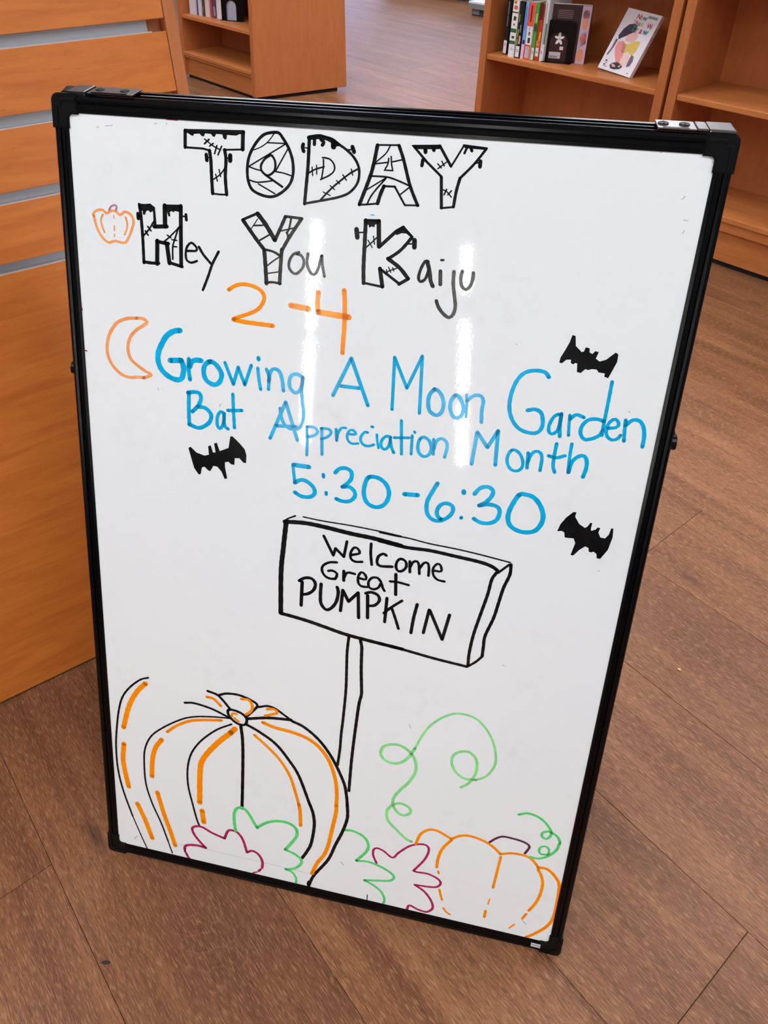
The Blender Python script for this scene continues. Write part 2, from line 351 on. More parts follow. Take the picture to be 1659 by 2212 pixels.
book(MR, -0.892, 0.036, zb, 0.026, 0.12, 0.195, (232, 226, 226), 'white spine with a red top half and red frame at its foot', group=mg,
     parts=[('red_block', (0, 0.115), (1, 0.195), (232, 88, 66)), ('spine_lettering', (0.35, 0.13), (0.62, 0.185), (120, 40, 40)), ('red_block', (0, 0.0), (1, 0.052), (226, 84, 66)), ('call_label', (0.14, 0.006), (0.84, 0.046), (234, 230, 236)),
            ('label_print', (0.3, 0.036), (0.5, 0.039), (90, 90, 96)), ('gold_diamond', (0.35, 0.084), (0.65, 0.096), (140, 100, 50)), ('spine_mark', (0.35, 0.058), (0.75, 0.076), (60, 56, 60)), ('spine_lettering', (0.4, 0.1), (0.5, 0.112), (120, 120, 130))])
book(MR, -0.864, 0.040, zb, 0.012, 0.12, 0.195, (92, 158, 62), 'green slim book next to the red and white spine', group=mg,
     parts=[('pale_print', (0.2, 0.13), (0.8, 0.16), (190, 200, 110)), ('dark_green_band', (0, 0.1), (1, 0.125), (50, 90, 46))] + label_at(0.002, 0.044))
book(MR, -0.851, 0.046, zb + 0.0, 0.016, 0.12, 0.195, (196, 60, 34), 'red and orange flame-coloured book with its label raised', group=mg,
     parts=[('yellow_print', (0.5, 0.06), (1, 0.1), (240, 170, 50)), ('orange_print', (0, 0.05), (1, 0.07), (236, 140, 90)), ('dark_red_print', (0.0, 0.14), (1, 0.195), (110, 24, 30))] + label_at(0.016, 0.046))
book(MR, -0.834, 0.052, zb, 0.016, 0.13, 0.215, (216, 222, 224), 'pale grey-green taller book touching the bookend', group=mg,
     parts=[('spine_lettering', (0.3, 0.06), (0.5, 0.2), (150, 156, 160)), ('green_print', (0.65, 0.06), (1, 0.13), (70, 116, 96))] + label_at(0.002, 0.046))
# book turned so its dark back cover shows, behind the bookend
def plate(bm, pts, y):      # pts: (x,z) polygon at depth y
    bm.faces.new([bm.verts.new((x, y, z)) for x, z in pts])
bang = math.atan2(0.060, 0.118)
XB = MR @ Matrix.Translation((-0.816, 0.073, zb)) @ Matrix.Rotation(bang, 4, 'Z')
e = empty('book', XB, 'dark maroon back cover with pale print, standing behind the bookend', 'book', mg)
bx('cover', (0, 0, 0), (0.135, 0.018, 0.195), mat('maroon cover', (52, 28, 32), 0.35), e, 0.001)
bx('pages', (0.001, 0.002, 0.194), (0.133, 0.016, 0.1965), mat('book page edges', (226, 218, 200), 0.8), e, 0)
def prints(e, items, y=-0.0004):
    for nm, cc, polys in items:
        small = nm in ('barcode_lines', 'cover_print')
        for grp in ([polys] if small else [[p] for p in polys]):
            bm = bmesh.new()
            for pl in grp: plate(bm, pl, y)
            o = mesh_obj(nm, bm, mat('print %d %d %d' % tuple(cc), cc, 0.4), e)
            if small: o['kind'] = 'stuff'
def rect(x0, z0, x1, z1): return [(x0, z0), (x1, z0), (x1, z1), (x0, z1)]
def ell(cx, cz, rx, rz, n=20, a0=0): return [(cx + rx * math.cos(a0 + 2 * math.pi * i / n), cz + rz * math.sin(a0 + 2 * math.pi * i / n)) for i in range(n)]
prints(e, [('cover_print', (120, 104, 108), [rect(0.02, 0.150 + 0.006 * i, 0.072, 0.1525 + 0.006 * i) for i in range(5)]),
           ('cover_art', (206, 176, 196), [rect(0.102, 0.0, 0.134, 0.194)]),
           ('cover_art', (168, 44, 50), [ell(0.118, 0.165, 0.012, 0.016), [(0.104, 0.05), (0.13, 0.07), (0.126, 0.11), (0.106, 0.1)]])])
prints(e, [('cover_art', (226, 150, 120), [ell(0.116, 0.03, 0.012, 0.022), ell(0.118, 0.135, 0.010, 0.02)]), ('cover_art', (214, 96, 60), [rect(0.108, 0.08, 0.128, 0.092)])], -0.0008)
# bookends: bent steel plate with an arched opening, base tongue
def bookend(M4, w_, h_, label, m_, ox0, ox1, oz):
    e = empty('bookend', M4, label, 'bookend', 'black steel bookends')
    bm = bmesh.new(); r = 0.016
    outer = [(0, 0), (w_, 0)] + [(w_ - r + r * math.cos(a), h_ - r + r * math.sin(a)) for a in [math.pi / 2 * i / 6 for i in range(7)]] + [(r - r * math.sin(a), h_ - r + r * math.cos(a)) for a in [math.pi / 2 * i / 6 for i in range(7)]]
    cxm = (ox0 + ox1) / 2; rr = (ox1 - ox0) / 2
    arch = [(cxm + rr * math.cos(a), oz + rr * math.sin(a)) for a in [math.pi * i / 14 for i in range(15)]]
    # plate as strips: left leg, right leg, crown
    for y0, y1 in ((-0.0032, -0.0016),):
        for poly in ([(0, 0), (ox0, 0), (ox0, oz), (0, oz)], [(ox1, 0), (w_, 0), (w_, oz), (ox1, oz)]): prism(bm, poly, y0, y1, 1)
        crown = [(0, oz)] + arch[::-1] + [(w_, oz)] + outer[2:]
        prism(bm, crown, y0, y1, 1)
    o = mesh_obj('upright_plate', bm, m_, e)
    bx('base_plate', (0.001, -0.022, 0.0002), (w_ - 0.001, -0.0032, 0.0022), m_, e, 0.0004)
    return e
BKE = mat('black enamelled steel', (5, 5, 6), 0.4, spec=0.2)
be = bookend(MR @ Matrix.Translation((-0.829, 0.063, zb)) @ Matrix.Rotation(bang - 0.02, 4, 'Z'), 0.108, 0.142, 'black arched bookend holding up the manga row', BKE, 0.018, 0.084, 0.070)
# pale blossom and stickers printed on the cover seen through the arch
fl = [ell(0.046 + 0.0085 * math.cos(a), 0.088 + 0.0115 * math.sin(a), 0.0065, 0.0065, 12) for a in [math.pi / 2 + 2 * math.pi * i / 5 for i in range(5)]]
fl = []
for i in range(5):
    a = math.pi / 2 + 2 * math.pi * i / 5; c0 = (0.036 + 0.009 * math.cos(a), 0.080 + 0.013 * math.sin(a))
    fl.append([(c0[0] + 0.0048 * math.cos(t) * math.cos(a + 1.57) + 0.009 * math.sin(t) * math.cos(a), c0[1] + 0.0048 * math.cos(t) * math.sin(a + 1.57) + 0.0105 * math.sin(t) * math.sin(a)) for t in [2 * math.pi * k / 12 for k in range(12)]])
prints(e, [('blossom_print', (232, 226, 230), fl), ('sticker', (226, 214, 218), [rect(0.041, 0.042, 0.054, 0.054)]), ('barcode_label', (206, 190, 196), [rect(0.006, 0.012, 0.047, 0.034)])])
prints(e, [('barcode_lines', (84, 70, 74), [rect(0.010 + 0.0035 * i, 0.015, 0.012 + 0.0035 * i, 0.021) for i in range(8)])], -0.0008)

# leaning display book on the same shelf
def rodr(r):
    return Matrix.Rotation(r, 4, 'X')
XD = MR @ Matrix.Translation((-0.6168, 0.101, 0.518)) @ Matrix.Rotation(-0.18425, 4, 'Z') @ Matrix.Rotation(-0.4520, 4, 'X') @ Matrix.Rotation(0.0438, 4, 'Y')
e = empty('book', XD, 'white manga leaning back alone, multicoloured title over a yellow and pink picture', 'book')
BW, BH = 0.1504, 0.2105
TITLEM = {}
bx('pages', (0.001, 0.0015, 0.001), (BW - 0.002, 0.0125, BH - 0.001), mat('book page edges', (226, 218, 200), 0.8), e, 0)
bm = bmesh.new(); box(bm, (0, 0, 0), (BW, 0.0014, BH), 0.0004); box(bm, (0, 0.0126, 0), (BW, 0.014, BH), 0.0004); box(bm, (BW - 0.0014, 0.0014, 0), (BW, 0.0126, BH))
mesh_obj('cover', bm, mat('white glossy cover', (238, 232, 238), 0.25, coat=0.3), e)
def fx(x): return BW * x
def fz(z): return BH * z
def pl_(pts): return [(fx(a), fz(b)) for a, b in pts]
prints(e, [('cover_art', (58, 46, 72), [pl_([(.12, .56), (.17, .68), (.26, .76), (.38, .79), (.50, .77), (.53, .70), (.49, .63), (.38, .60), (.27, .55), (.17, .50)])]),
           ('cover_art', (110, 92, 120), [pl_([(.10, .50), (.17, .50), (.16, .40), (.13, .30), (.10, .22), (.06, .24), (.10, .34)])]),
           ('cover_art', (236, 150, 150), [pl_([(.20, .47), (.34, .50), (.47, .44), (.50, .33), (.56, .20), (.62, .12), (.50, .11), (.40, .17), (.28, .27), (.20, .37)])]),
           ('cover_art', (226, 192, 94), [pl_([(.34, .47), (.50, .47), (.60, .52), (.72, .56), (.80, .54), (.80, .40), (.76, .31), (.60, .36), (.48, .31), (.40, .35)])])])
prints(e, [('cover_art', (238, 186, 180), [pl_([(.36, .60), (.48, .66), (.60, .68), (.66, .60), (.62, .52), (.46, .50), (.36, .52)])]),
           ('cover_art', (240, 206, 196), [pl_([(.52, .32), (.66, .34), (.74, .26), (.70, .14), (.58, .11), (.52, .2)])]),
           ('cover_art', (120, 92, 108), [pl_([(.74, .33), (.82, .32), (.86, .25), (.84, .16), (.76, .13), (.74, .22)])]),
           ('cover_art', (46, 44, 50), [pl_([(.30, .09), (.34, .135), (.46, .165), (.60, .155), (.66, .12), (.62, .075), (.48, .045), (.36, .045)])]),
           ('cover_print', (40, 40, 44), [pl_([(.12, .135), (.18, .135), (.18, .155), (.12, .155)]), pl_([(.12, .07), (.17, .07), (.17, .09), (.12, .09)]), pl_([(.12, .11), (.2, .11), (.2, .118), (.12, .118)]), pl_([(.12, .05), (.24, .05), (.24, .057), (.12, .057)]), pl_([(.86, .045), (.91, .045), (.91, .055), (.86, .055)])]),
           ('barcode_label', (150, 146, 152), [pl_([(.66, .915), (.93, .915), (.93, .955), (.66, .955)])])], -0.0008)
prints(e, [('cover_art', (240, 160, 170), [pl_([(.34, .1), (.36, .13), (.46, .11), (.48, .085), (.40, .075)]), pl_([(.55, .125), (.6, .125), (.6, .1), (.55, .1)])])], -0.0012)
def text(name, s, size, M4, m, e, xs=1.0):
    c = bpy.data.curves.new(name, 'FONT'); c.body = s; c.size = size; c.extrude = 0.00002; c.offset = size * 0.02; c.resolution_u = 3
    tmp = bpy.data.objects.new('tmp', c); me = bpy.data.meshes.new_from_object(tmp); bpy.data.objects.remove(tmp, do_unlink=True)
    me.materials.clear(); me.materials.append(m); o = bpy.data.objects.new(name, me); COL.objects.link(o); o.parent = e
    o.matrix_local = M4 @ Matrix.Diagonal((xs, 1, 1, 1)); return o
UP = Matrix.Rotation(math.pi / 2, 4, 'X')
cols = {'m': (200, 50, 130), 'o': (222, 158, 70), 't': (40, 140, 130), 'y': (206, 170, 60)}
def title(s, cc, x, z, size, step):
    for i, ch in enumerate(s):
        if ch != ' ':
            text('title_letter', ch, size, Matrix.Translation((fx(x) + step * i, -0.0016, fz(z))) @ UP, mat('title ink ' + cc[i], cols[cc[i]], 0.4), e)
title('Now', 'mot', .36, .870, 0.023, 0.0140)
title('That We', 'omtyxmo', .33, .775, 0.021, 0.0125)
title('Draw', 'tomt', .40, .670, 0.028, 0.0165)
for i, (s, c_) in enumerate((('Now', 'm'), ('That', 't'), ('We', 'm'), ('Draw', 'o'))):
    text('spine_lettering', s, 0.0095, Matrix.Translation((BW + 0.0003, 0.0105, BH - 0.008 - 0.0305 * i)) @ Matrix.Rotation(math.pi / 2, 4, 'Y') @ Matrix.Rotation(math.pi / 2, 4, 'Z') @ Matrix.Rotation(-math.pi / 2, 4, 'Z'), mat('title ink ' + c_, cols[c_], 0.4), e) if False else \
    text('spine_lettering', s, 0.0095, Matrix.Translation((BW + 0.0003, 0.0035, BH - 0.008 - 0.0305 * i)) @ Matrix(((0, 0, 1, 0), (0, 1, 0, 0), (-1, 0, 0, 0), (0, 0, 0, 1))), mat('title ink ' + c_, cols[c_], 0.4), e)

# books of the farther case
mg2 = 'books on the farther bookcase shelf'
zl = 0.355
wh = (214, 208, 226)
book(ML, -0.690, 0.050, zl, 0.060, 0.15, 0.24, (222, 216, 232), 'thick pale lilac-white volume at the left end of the farther shelf', group=mg2,
     parts=[('spine_lettering', (0.2, 0.09), (0.32, 0.15), (130, 110, 150)), ('spine_lettering', (0.45, 0.085), (0.55, 0.145), (150, 130, 170))])
book(ML, -0.628, 0.060, zl, 0.014, 0.15, 0.24, (70, 52, 84), 'slim dark purple volume next to the thick pale one', group=mg2)
book(ML, -0.612, 0.060, zl, 0.030, 0.15, 0.24, wh, 'pale lilac slim volume right of the dark purple one', group=mg2)
book(ML, -0.579, 0.066, zl, 0.020, 0.15, 0.235, (74, 56, 48), 'slim brown volume on the farther shelf', group=mg2, parts=[('pale_print', (0.3, 0.02), (0.8, 0.05), (120, 96, 80))])
book(ML, -0.556, 0.070, zl, 0.042, 0.15, 0.24, (222, 206, 200), 'cream volume left of the rose red one', group=mg2)
book(ML, -0.511, 0.076, zl, 0.020, 0.15, 0.23, (168, 62, 84), 'rose red slim volume on the farther shelf', group=mg2)
book(ML, -0.489, 0.080, zl, 0.026, 0.15, 0.235, (84, 68, 92), 'grey-purple volume with a pale foot label', group=mg2, parts=[('call_label', (0.1, 0.012), (0.9, 0.06), (150, 142, 166))])
book(ML, -0.460, 0.084, zl, 0.048, 0.15, 0.25, (228, 222, 226), 'thick white volume touching the farther bookend', group=mg2)
XE = ML @ Matrix.Translation((-0.409, 0.096, zl)) @ Matrix.Rotation(0.42, 4, 'Z')
e = empty('book', XE, 'pale grey cover showing through the farther bookend arch', 'book', mg2)
bx('cover', (0.0, 0, 0), (0.112, 0.02, 0.20), mat('pale grey cover', (186, 188, 206), 0.4), e, 0.001)
bx('pages', (0.001, 0.002, 0.199), (0.113, 0.018, 0.2015), mat('book page edges', (226, 218, 200), 0.8), e, 0)
bookend(ML @ Matrix.Translation((-0.415, 0.087, zl)) @ Matrix.Rotation(0.42, 4, 'Z'), 0.145, 0.20, 'black arched bookend on the farther bookcase shelf', BKE, 0.034, 0.098, 0.072)

# low plinths in the distance
def floor_hit(x, y):
    d = RW @ Vector((x - CX, y - CY, F)); k = -CAMP.z / d.z; return CAMP + d * k
PGM = mat('plinth grey', (120, 122, 122), 0.5); PTM = mat('plinth pale top', (214, 218, 226), 0.4); PDM = mat('plinth dark kick', (58, 60, 62), 0.6)
a = floor_hit(1010, 33); Mp = case_frame((a.x, a.y, 0), UR)
e = empty('display_plinth', Mp, 'low grey display plinth with a pale top, far down the aisle', 'plinth')
bx('kick', (0.02, 0.03, 0), (0.9, 0.6, 0.055), PDM, e, 0)
bx('kick_cover', (0.03, 0.024, 0.012), (0.10, 0.03, 0.052), PGM, e, 0)
bx('fascia', (0, 0, 0.055), (0.92, 0.62, 0.095), PGM, e, 0.002)
bx('top', (0, 0, 0.095), (0.92, 0.62, 0.11), PTM, e, 0.002)
b = floor_hit(1003, 5); Mp = case_frame((b.x, b.y, 0), UR)
e = empty('display_plinth', Mp, 'dark low base at the top edge, beyond the pale-topped plinth', 'plinth')
bx('kick', (-1.0, 0.03, 0), (-0.02, 0.5, 0.05), PDM, e, 0)
bx('top', (-1.02, 0.0, 0.05), (0, 0.52, 0.3), mat('plinth dark', (84, 84, 84), 0.5), e, 0.002)

# crumbs on the floor
for (px_, py_, l_, w_, h_, cc, lab, rz) in ((229, 2080, .0062, .0020, .0012, (16, 12, 10), 'tiny black chip lying on the floor planks near the bottom left corner', 0.25),
                                    (1467, 1447, .0030, .0024, .0014, (214, 176, 128), 'tiny pale crumb lying on the floor right of the whiteboard', -0.4)):
    q = floor_hit(px_, py_); bm = bmesh.new()
    bmesh.ops.create_icosphere(bm, subdivisions=2, radius=1.0)
    for v in bm.verts:
        k = 1 + 0.12 * math.sin(5 * v.co.x + 3 * v.co.y); v.co = Vector((v.co.x * l_ * k / 1.0, v.co.y * w_ * k * (1.0 - 0.45 * max(0, -v.co.x)), (v.co.z + 1) * h_))
    o = mesh_obj('floor_crumb', bm, mat('crumb %d' % cc[0], cc, 0.6)); o.matrix_world = Matrix.Translation((q.x, q.y, 0.0)) @ Matrix.Rotation(rz, 4, 'Z')
    tag(o, lab, 'crumb')

# ---------------------------------------------------------------- slatted display unit
SO = Vector((-0.271051, 0.172482, 0.000000)); SX = Vector((0.696379, 0.717674, 0.000000)); SU = Vector((-0.150181, 0.145725, 0.977860)); SN = Vector((-0.701785, 0.680961, -0.209261))    # along the slats, up the slope, into the unit
SM = Matrix(((SX.x, SN.x, SU.x, SO.x), (SX.y, SN.y, SU.y, SO.y), (SX.z, SN.z, SU.z, SO.z + 0.003), (0, 0, 0, 1)))
e = empty('slatwall_display', SM, 'sloping maple slatwall display with grey metal channels, left of the whiteboard', 'display')
s0, s1 = -1.25, 0.492
bands = [(0.0, 0.677), (0.690, 0.771), (0.785, 0.868), (0.883, 0.967), (0.983, 1.065), (1.08, 1.20)]
for a, b in bands: bx('slat', (s0, 0, a + 0.001), (s1, 0.018, b), SLATW, e, 0.0012)
for (a, b), (c_, d_) in zip(bands[:-1], bands[1:]):
    # aluminium channel: back web, lower lip, upper lip
    bm = bmesh.new()
    prism(bm, [(0.0165, b - 0.004), (0.0165, c_ + 0.004), (0.0185, c_ + 0.004), (0.0185, b - 0.004)], s0, s1 - 0.022, 0)
    prism(bm, [(0.0003, b - 0.0006), (0.0183, b - 0.0006), (0.0183, b + 0.0012), (0.0003, b + 0.0012)], s0, s1 - 0.022, 0)
    mesh_obj('metal_channel', bm, ALU, e)
bx('edge_strip', (s1 + 0.0008, -0.0005, 0.001), (s1 + 0.019, 0.03, 1.22), WOODZ, e, 0.0015)
# body behind the slats
bm = bmesh.new()
SMi = SM.inverted()
hor = Vector((-SX.y, SX.x, 0)); hor = hor if hor.dot(SN) > 0 else -hor
def wl(p): return SMi @ p
base = SO + Vector((0, 0, 0.003))
prof = [base + SN * 0.020, base + hor * 0.62, base + hor * 0.36 + Vector((0, 0, 1.17)), base + SU * 1.20 + SN * 0.020]
va = [bm.verts.new(wl(p + SX * s0)) for p in prof]; vb = [bm.verts.new(wl(p + SX * s1)) for p in prof]
for v in (va[0], vb[0]): v.co.z = max(v.co.z, 0.0); 
for i in range(4): bm.faces.new((va[i], va[(i + 1) % 4], vb[(i + 1) % 4], vb[i]))
bm.faces.new(va[::-1]); bm.faces.new(vb); bmesh.ops.recalc_face_normals(bm, faces=bm.faces[:])
mesh_obj('body', bm, WOODZ, e)

# ---------------------------------------------------------------- whiteboard stand
LY, LZ = 0.202631, 0.979255          # lean of the front face
HB, WB, TH = 0.998659, 0.61, 0.012
FM = Matrix(((1, 0, 0, 0), (0, LY, -LZ, 0), (0, LZ, LY, 0), (0, 0, 0, 1)))   # local x right, y up the board, z out of it
stand = empty('whiteboard_stand', Matrix.Translation((WB / 2, LY * HB + 0.013, 0)), 'black-framed folding whiteboard with marker lettering, standing on the floor', 'whiteboard')
T0 = Matrix.Translation((-WB / 2, -(LY * HB + 0.013), 0))
MF = T0 @ FM
yh = LY * HB + TH * LZ + 0.0012; back = math.radians(10.6)
BM4 = T0 @ Matrix.Translation((0, yh + 0.0128, LZ * HB + 0.0005)) @ Matrix.Rotation(back, 4, 'X') @ Matrix(((1, 0, 0, 0), (0, 0, 1, 0), (0, 1, 0, -HB), (0, 0, 0, 1))) 
prof = [(0, -TH), (0, -.0105), (.003, -.0098), (.003, -.0066), (.0003, -.0056), (.0006, -.0024), (.002, -.0007), (.0042, 0), (.0066, -.0006), (.0073, -.0024), (.0080, -.0024), (.0083, -.0008), (.0115, -.0008), (.0117, -.0014), (.0121, -.0014), (.0123, -.0008), (.0150, -.0012), (.0155, -.0026), (.0155, -TH)]
def rail(bm, p, q, inw, sc=1.0):
    """sweep the rail profile from p to q; inw = inward 2D direction"""
    A = [bm.verts.new((p[0] + inw[0] * a * sc, p[1] + inw[1] * a * sc, z)) for a, z in prof]
    B = [bm.verts.new((q[0] + inw[0] * a * sc, q[1] + inw[1] * a * sc, z)) for a, z in prof]
    n = len(prof)
    for i in range(n): bm.faces.new((A[i], A[(i + 1) % n], B[(i + 1) % n], B[i]))
    bm.faces.new(A); bm.faces.new(B[::-1]); bmesh.ops.recalc_face_normals(bm, faces=bm.faces[:])
def panel(M4, front):
    bx('writing_surface', (0.010, 0.012, -0.009), (WB - 0.010, HB - 0.012, -0.0022), BOARD, stand, 0, M4)
    sp = 1.13
    for nm, p, q, iw, sc in (('side_rail', (0, .028), (0, HB - .028), (1, 0), 1), ('side_rail', (WB, .028), (WB, HB - .028), (-1, 0), 1),
                             ('bottom_rail', (.024, 0), (WB - .024, 0), (0, 1), sp), ('top_rail', (.024, HB), (WB - .024, HB), (0, -1), sp)):
        bm = bmesh.new(); rail(bm, p, q, iw, sc); mesh_obj(nm, bm, BLACKA, stand, M4)
    for cxn in (0, 1):
        for cyn in (0, 1):
            bm = bmesh.new()
            w_, h_, r, t = 0.0262, 0.0315, 0.007, 0.0163; o_ = 0.0006
            sx = 1 if cxn == 0 else -1; sy = 1 if cyn == 0 else -1
            X0 = 0 if cxn == 0 else WB; Y0 = 0 if cyn == 0 else HB
            L_ = [(-o_ + r - r * math.cos(a), -o_ + r - r * math.sin(a)) for a in [math.pi / 2 * i / 6 for i in range(7)]]
            t2 = t * 1.13; ri = 0.004
            inner = [(w_, -o_), (w_, t2)] + [(t + ri - ri * math.sin(a), t2 + ri - ri * math.cos(a)) for a in [math.pi / 2 * i / 4 for i in range(5)]] + [(t, h_), (-o_, h_)]
            pts = [(X0 + sx * x, Y0 + sy * y) for x, y in L_ + inner]
            prism(bm, pts, -TH - 0.0004, 0.0006)
            es = [e_ for e_ in bm.edges if all(v.co.z > 0 for v in e_.verts)]
            bmesh.ops.bevel(bm, geom=es, offset=0.0012, segments=3, affect='EDGES')
            # raised rib and screw seat on the cap
            cap = mesh_obj('corner_cap', bm, BLACKP, stand, M4)
            bm = bmesh.new()
            box(bm, (X0 + sx * .0035 if sx > 0 else X0 - .0062, min(Y0 + sy * .009, Y0 + sy * .029), 0.0004), (X0 + .0062 if sx > 0 else X0 - .0035, max(Y0 + sy * .009, Y0 + sy * .029), 0.0016), 0.0004)
            box(bm, (min(X0 + sx * .009, X0 + sx * .024), min(Y0 + sy * .004, Y0 + sy * .0068), 0.0004), (max(X0 + sx * .009, X0 + sx * .024), max(Y0 + sy * .004, Y0 + sy * .0068), 0.0016), 0.0004)
            cyl(bm, (X0 + sx * .0075, Y0 + sy * .0085, 0.0004), 0.0028, 0.0018, 2, 16)
            mesh_obj('cap_rib', bm, BLACKP, cap)
panel(MF, True); panel(BM4, False)
# top hinges and their end blocks
zt = LZ * HB; y0 = LY * HB
def hinge(x0, x1, xb0, xb1, m):
    bm = bmesh.new(); box(bm, (x0, y0 + 0.0008, zt + 0.0004), (x1, y0 + 0.0245, zt + 0.0018), 0.0005)
    box(bm, (x0 + 0.004, y0 + 0.001, zt + 0.0022), (x1 - .006, y0 + 0.003, zt + 0.0022))
    h = mesh_obj('hinge_plate', bm, m, stand, T0)
    for t in (0.18, 0.72):
        bm = bmesh.new(); c = (x0 + (x1 - x0) * t, y0 + 0.013, zt + 0.0024)
        cyl(bm, c, 0.0046, 0.0014, 2, 20, 0.0040)
        o = mesh_obj('screw', bm, DARKST, h)
        bm = bmesh.new(); box(bm, (c[0] - .0032, c[1] - .0006, c[2] + .0005), (c[0] + .0032, c[1] + .0006, c[2] + .0010)); box(bm, (c[0] - .0006, c[1] - .0032, c[2] + .0005), (c[0] + .0006, c[1] + .0032, c[2] + .0010))
        mesh_obj('screw_slot', bm, mat('screw slot', (8, 8, 8), 0.6), h)
    bm = bmesh.new(); box(bm, (xb0, y0 + 0.001, zt - 0.002), (xb1, y0 + 0.0255, zt + 0.0026), 0.0015); mesh_obj('hinge_block', bm, m, stand, T0)
hinge(0.5450, 0.576, 0.5855, 0.6065, STEEL)
bm = bmesh.new(); box(bm, (0.5765, y0 + 0.001, zt + 0.0004), (0.5852, y0 + 0.023, zt + 0.0026), 0.0008); mesh_obj('hinge_tab', bm, STEEL, stand, T0)
hinge(0.036, 0.082, 0.016, 0.0345, DARKST)
# folding spreader arms with rivets
for x in (-0.0028, WB + 0.0008):
    bm = bmesh.new(); v = 0.716
    yb, zb_ = yh + (HB * LZ - v * LZ) * math.tan(back), v * LZ
    box(bm, (x, v * LY + 0.014, zb_ - 0.008), (x + 0.002, yb + 0.006, zb_ + 0.008), 0.0006)
    arm = mesh_obj('spreader_arm', bm, DARKST, stand, T0)
    bm = bmesh.new(); cyl(bm, (x + 0.001, v * LY + 0.012, zb_ - 0.002), 0.0078, 0.0052, 0, 20); mesh_obj('rivet', bm, BLACKP, arm)
# small white sticker on the bottom rail
bm = bmesh.new(); box(bm, (0.5735, 0.0072, 0.0), (0.589, 0.0135, 0.0004)); st_ = mesh_obj('sticker', bm, mat('sticker white', (206, 206, 208), 0.4), stand, MF)
bm = bmesh.new()
for i in range(8): box(bm, (0.5745 + 0.0017 * i, 0.0095 - (0.0004 if i % 3 == 0 else 0), 0.0004), (0.5756 + 0.0017 * i, 0.0112 + (0.0006 if i in (0, 3, 6) else 0), 0.00045))
mesh_obj('sticker_print', bm, mat('sticker print', (120, 120, 126), 0.5), st_)

# ---------------------------------------------------------------- marker drawing and lettering (tenths of a millimetre on the board)
INKC = dict(k=(10, 10, 12), o=(255, 140, 0), r=(244, 156, 96), b=(0, 166, 216), m=(164, 34, 88), g=(92, 206, 116), v=(140, 216, 140), p=(92, 44, 68), q=(168, 128, 152), z=(186, 186, 192))
def ink(c):
    nm = 'marker ink ' + c
    if nm in MATS: return MATS[nm]
    m = mat(nm, INKC[c], 0.16, spec=0.25); b = m.node_tree.nodes['Principled BSDF']
    tc = N(m, 'ShaderNodeTexCoord').outputs['Object']
    f = ramp(m, noise(m, tc, 55.0, 3, 0.6), [(0.42, (0, 0, 0, 1)), (0.72, (1, 1, 1, 1))])
    a = rgb(*INKC[c]); lt = tuple(min(1, x * 1.25 + 0.004) for x in a[:3]) + (1,)
    L(m, mixc(m, f, a, lt), b.inputs['Base Color']); return m
def catmull(P, step=22.0):
    closed = (Vector(P[0]) - Vector(P[-1])).length < 1e-6; out = []; n = len(P); P = [Vector(p) for p in P]
    for i in range(n - 1):
        a = P[i - 1] if i > 0 else (P[-2] if closed else 2 * P[0] - P[1]); b, c = P[i], P[i + 1]
        d = P[i + 2] if i + 2 < n else (P[1] if closed else 2 * P[-1] - P[-2])
        k = max(2, min(14, int((c - b).length / step)))
        for j in range(k):
            t = j / k; out.append(0.5 * ((2 * b) + (c - a) * t + (2 * a - 5 * b + 4 * c - d) * t * t + (3 * b - a - 3 * c + d) * t ** 3))
    out.append(P[-1]); return out
def disc(bm, c, r, z, n=10): bm.faces.new([bm.verts.new((c.x + r * math.cos(2 * math.pi * i / n), c.y + r * math.sin(2 * math.pi * i / n), z)) for i in range(n)])
def stroke(bm, P, w, z, smooth):
    r = w / 2
    if smooth and len(P) > 2:
        L2 = []; n = len(P)
        for i in range(n):
            t = P[min(i + 1, n - 1)] - P[max(i - 1, 0)]
            if t.length < 1e-6: t = Vector((1, 0))
            t.normalize(); nn = Vector((-t.y, t.x)); wob = 1 + 0.05 * math.sin(i * 1.7)
            L2.append((bm.verts.new((*(P[i] + nn * r * wob), z)), bm.verts.new((*(P[i] - nn * r * wob), z))))
        for a, b in zip(L2[:-1], L2[1:]): bm.faces.new((a[0], a[1], b[1], b[0]))
        disc(bm, P[0], r, z); disc(bm, P[-1], r, z)
    else:
        for a, b in zip(P[:-1], P[1:]):
            t = b - a
            if t.length < 1e-6: continue
            t.normalize(); nn = Vector((-t.y, t.x)) * r
            bm.faces.new([bm.verts.new((*q, z)) for q in (a + nn, a - nn, b - nn, b + nn)])
        for p in P: disc(bm, p, r * 0.98, z)
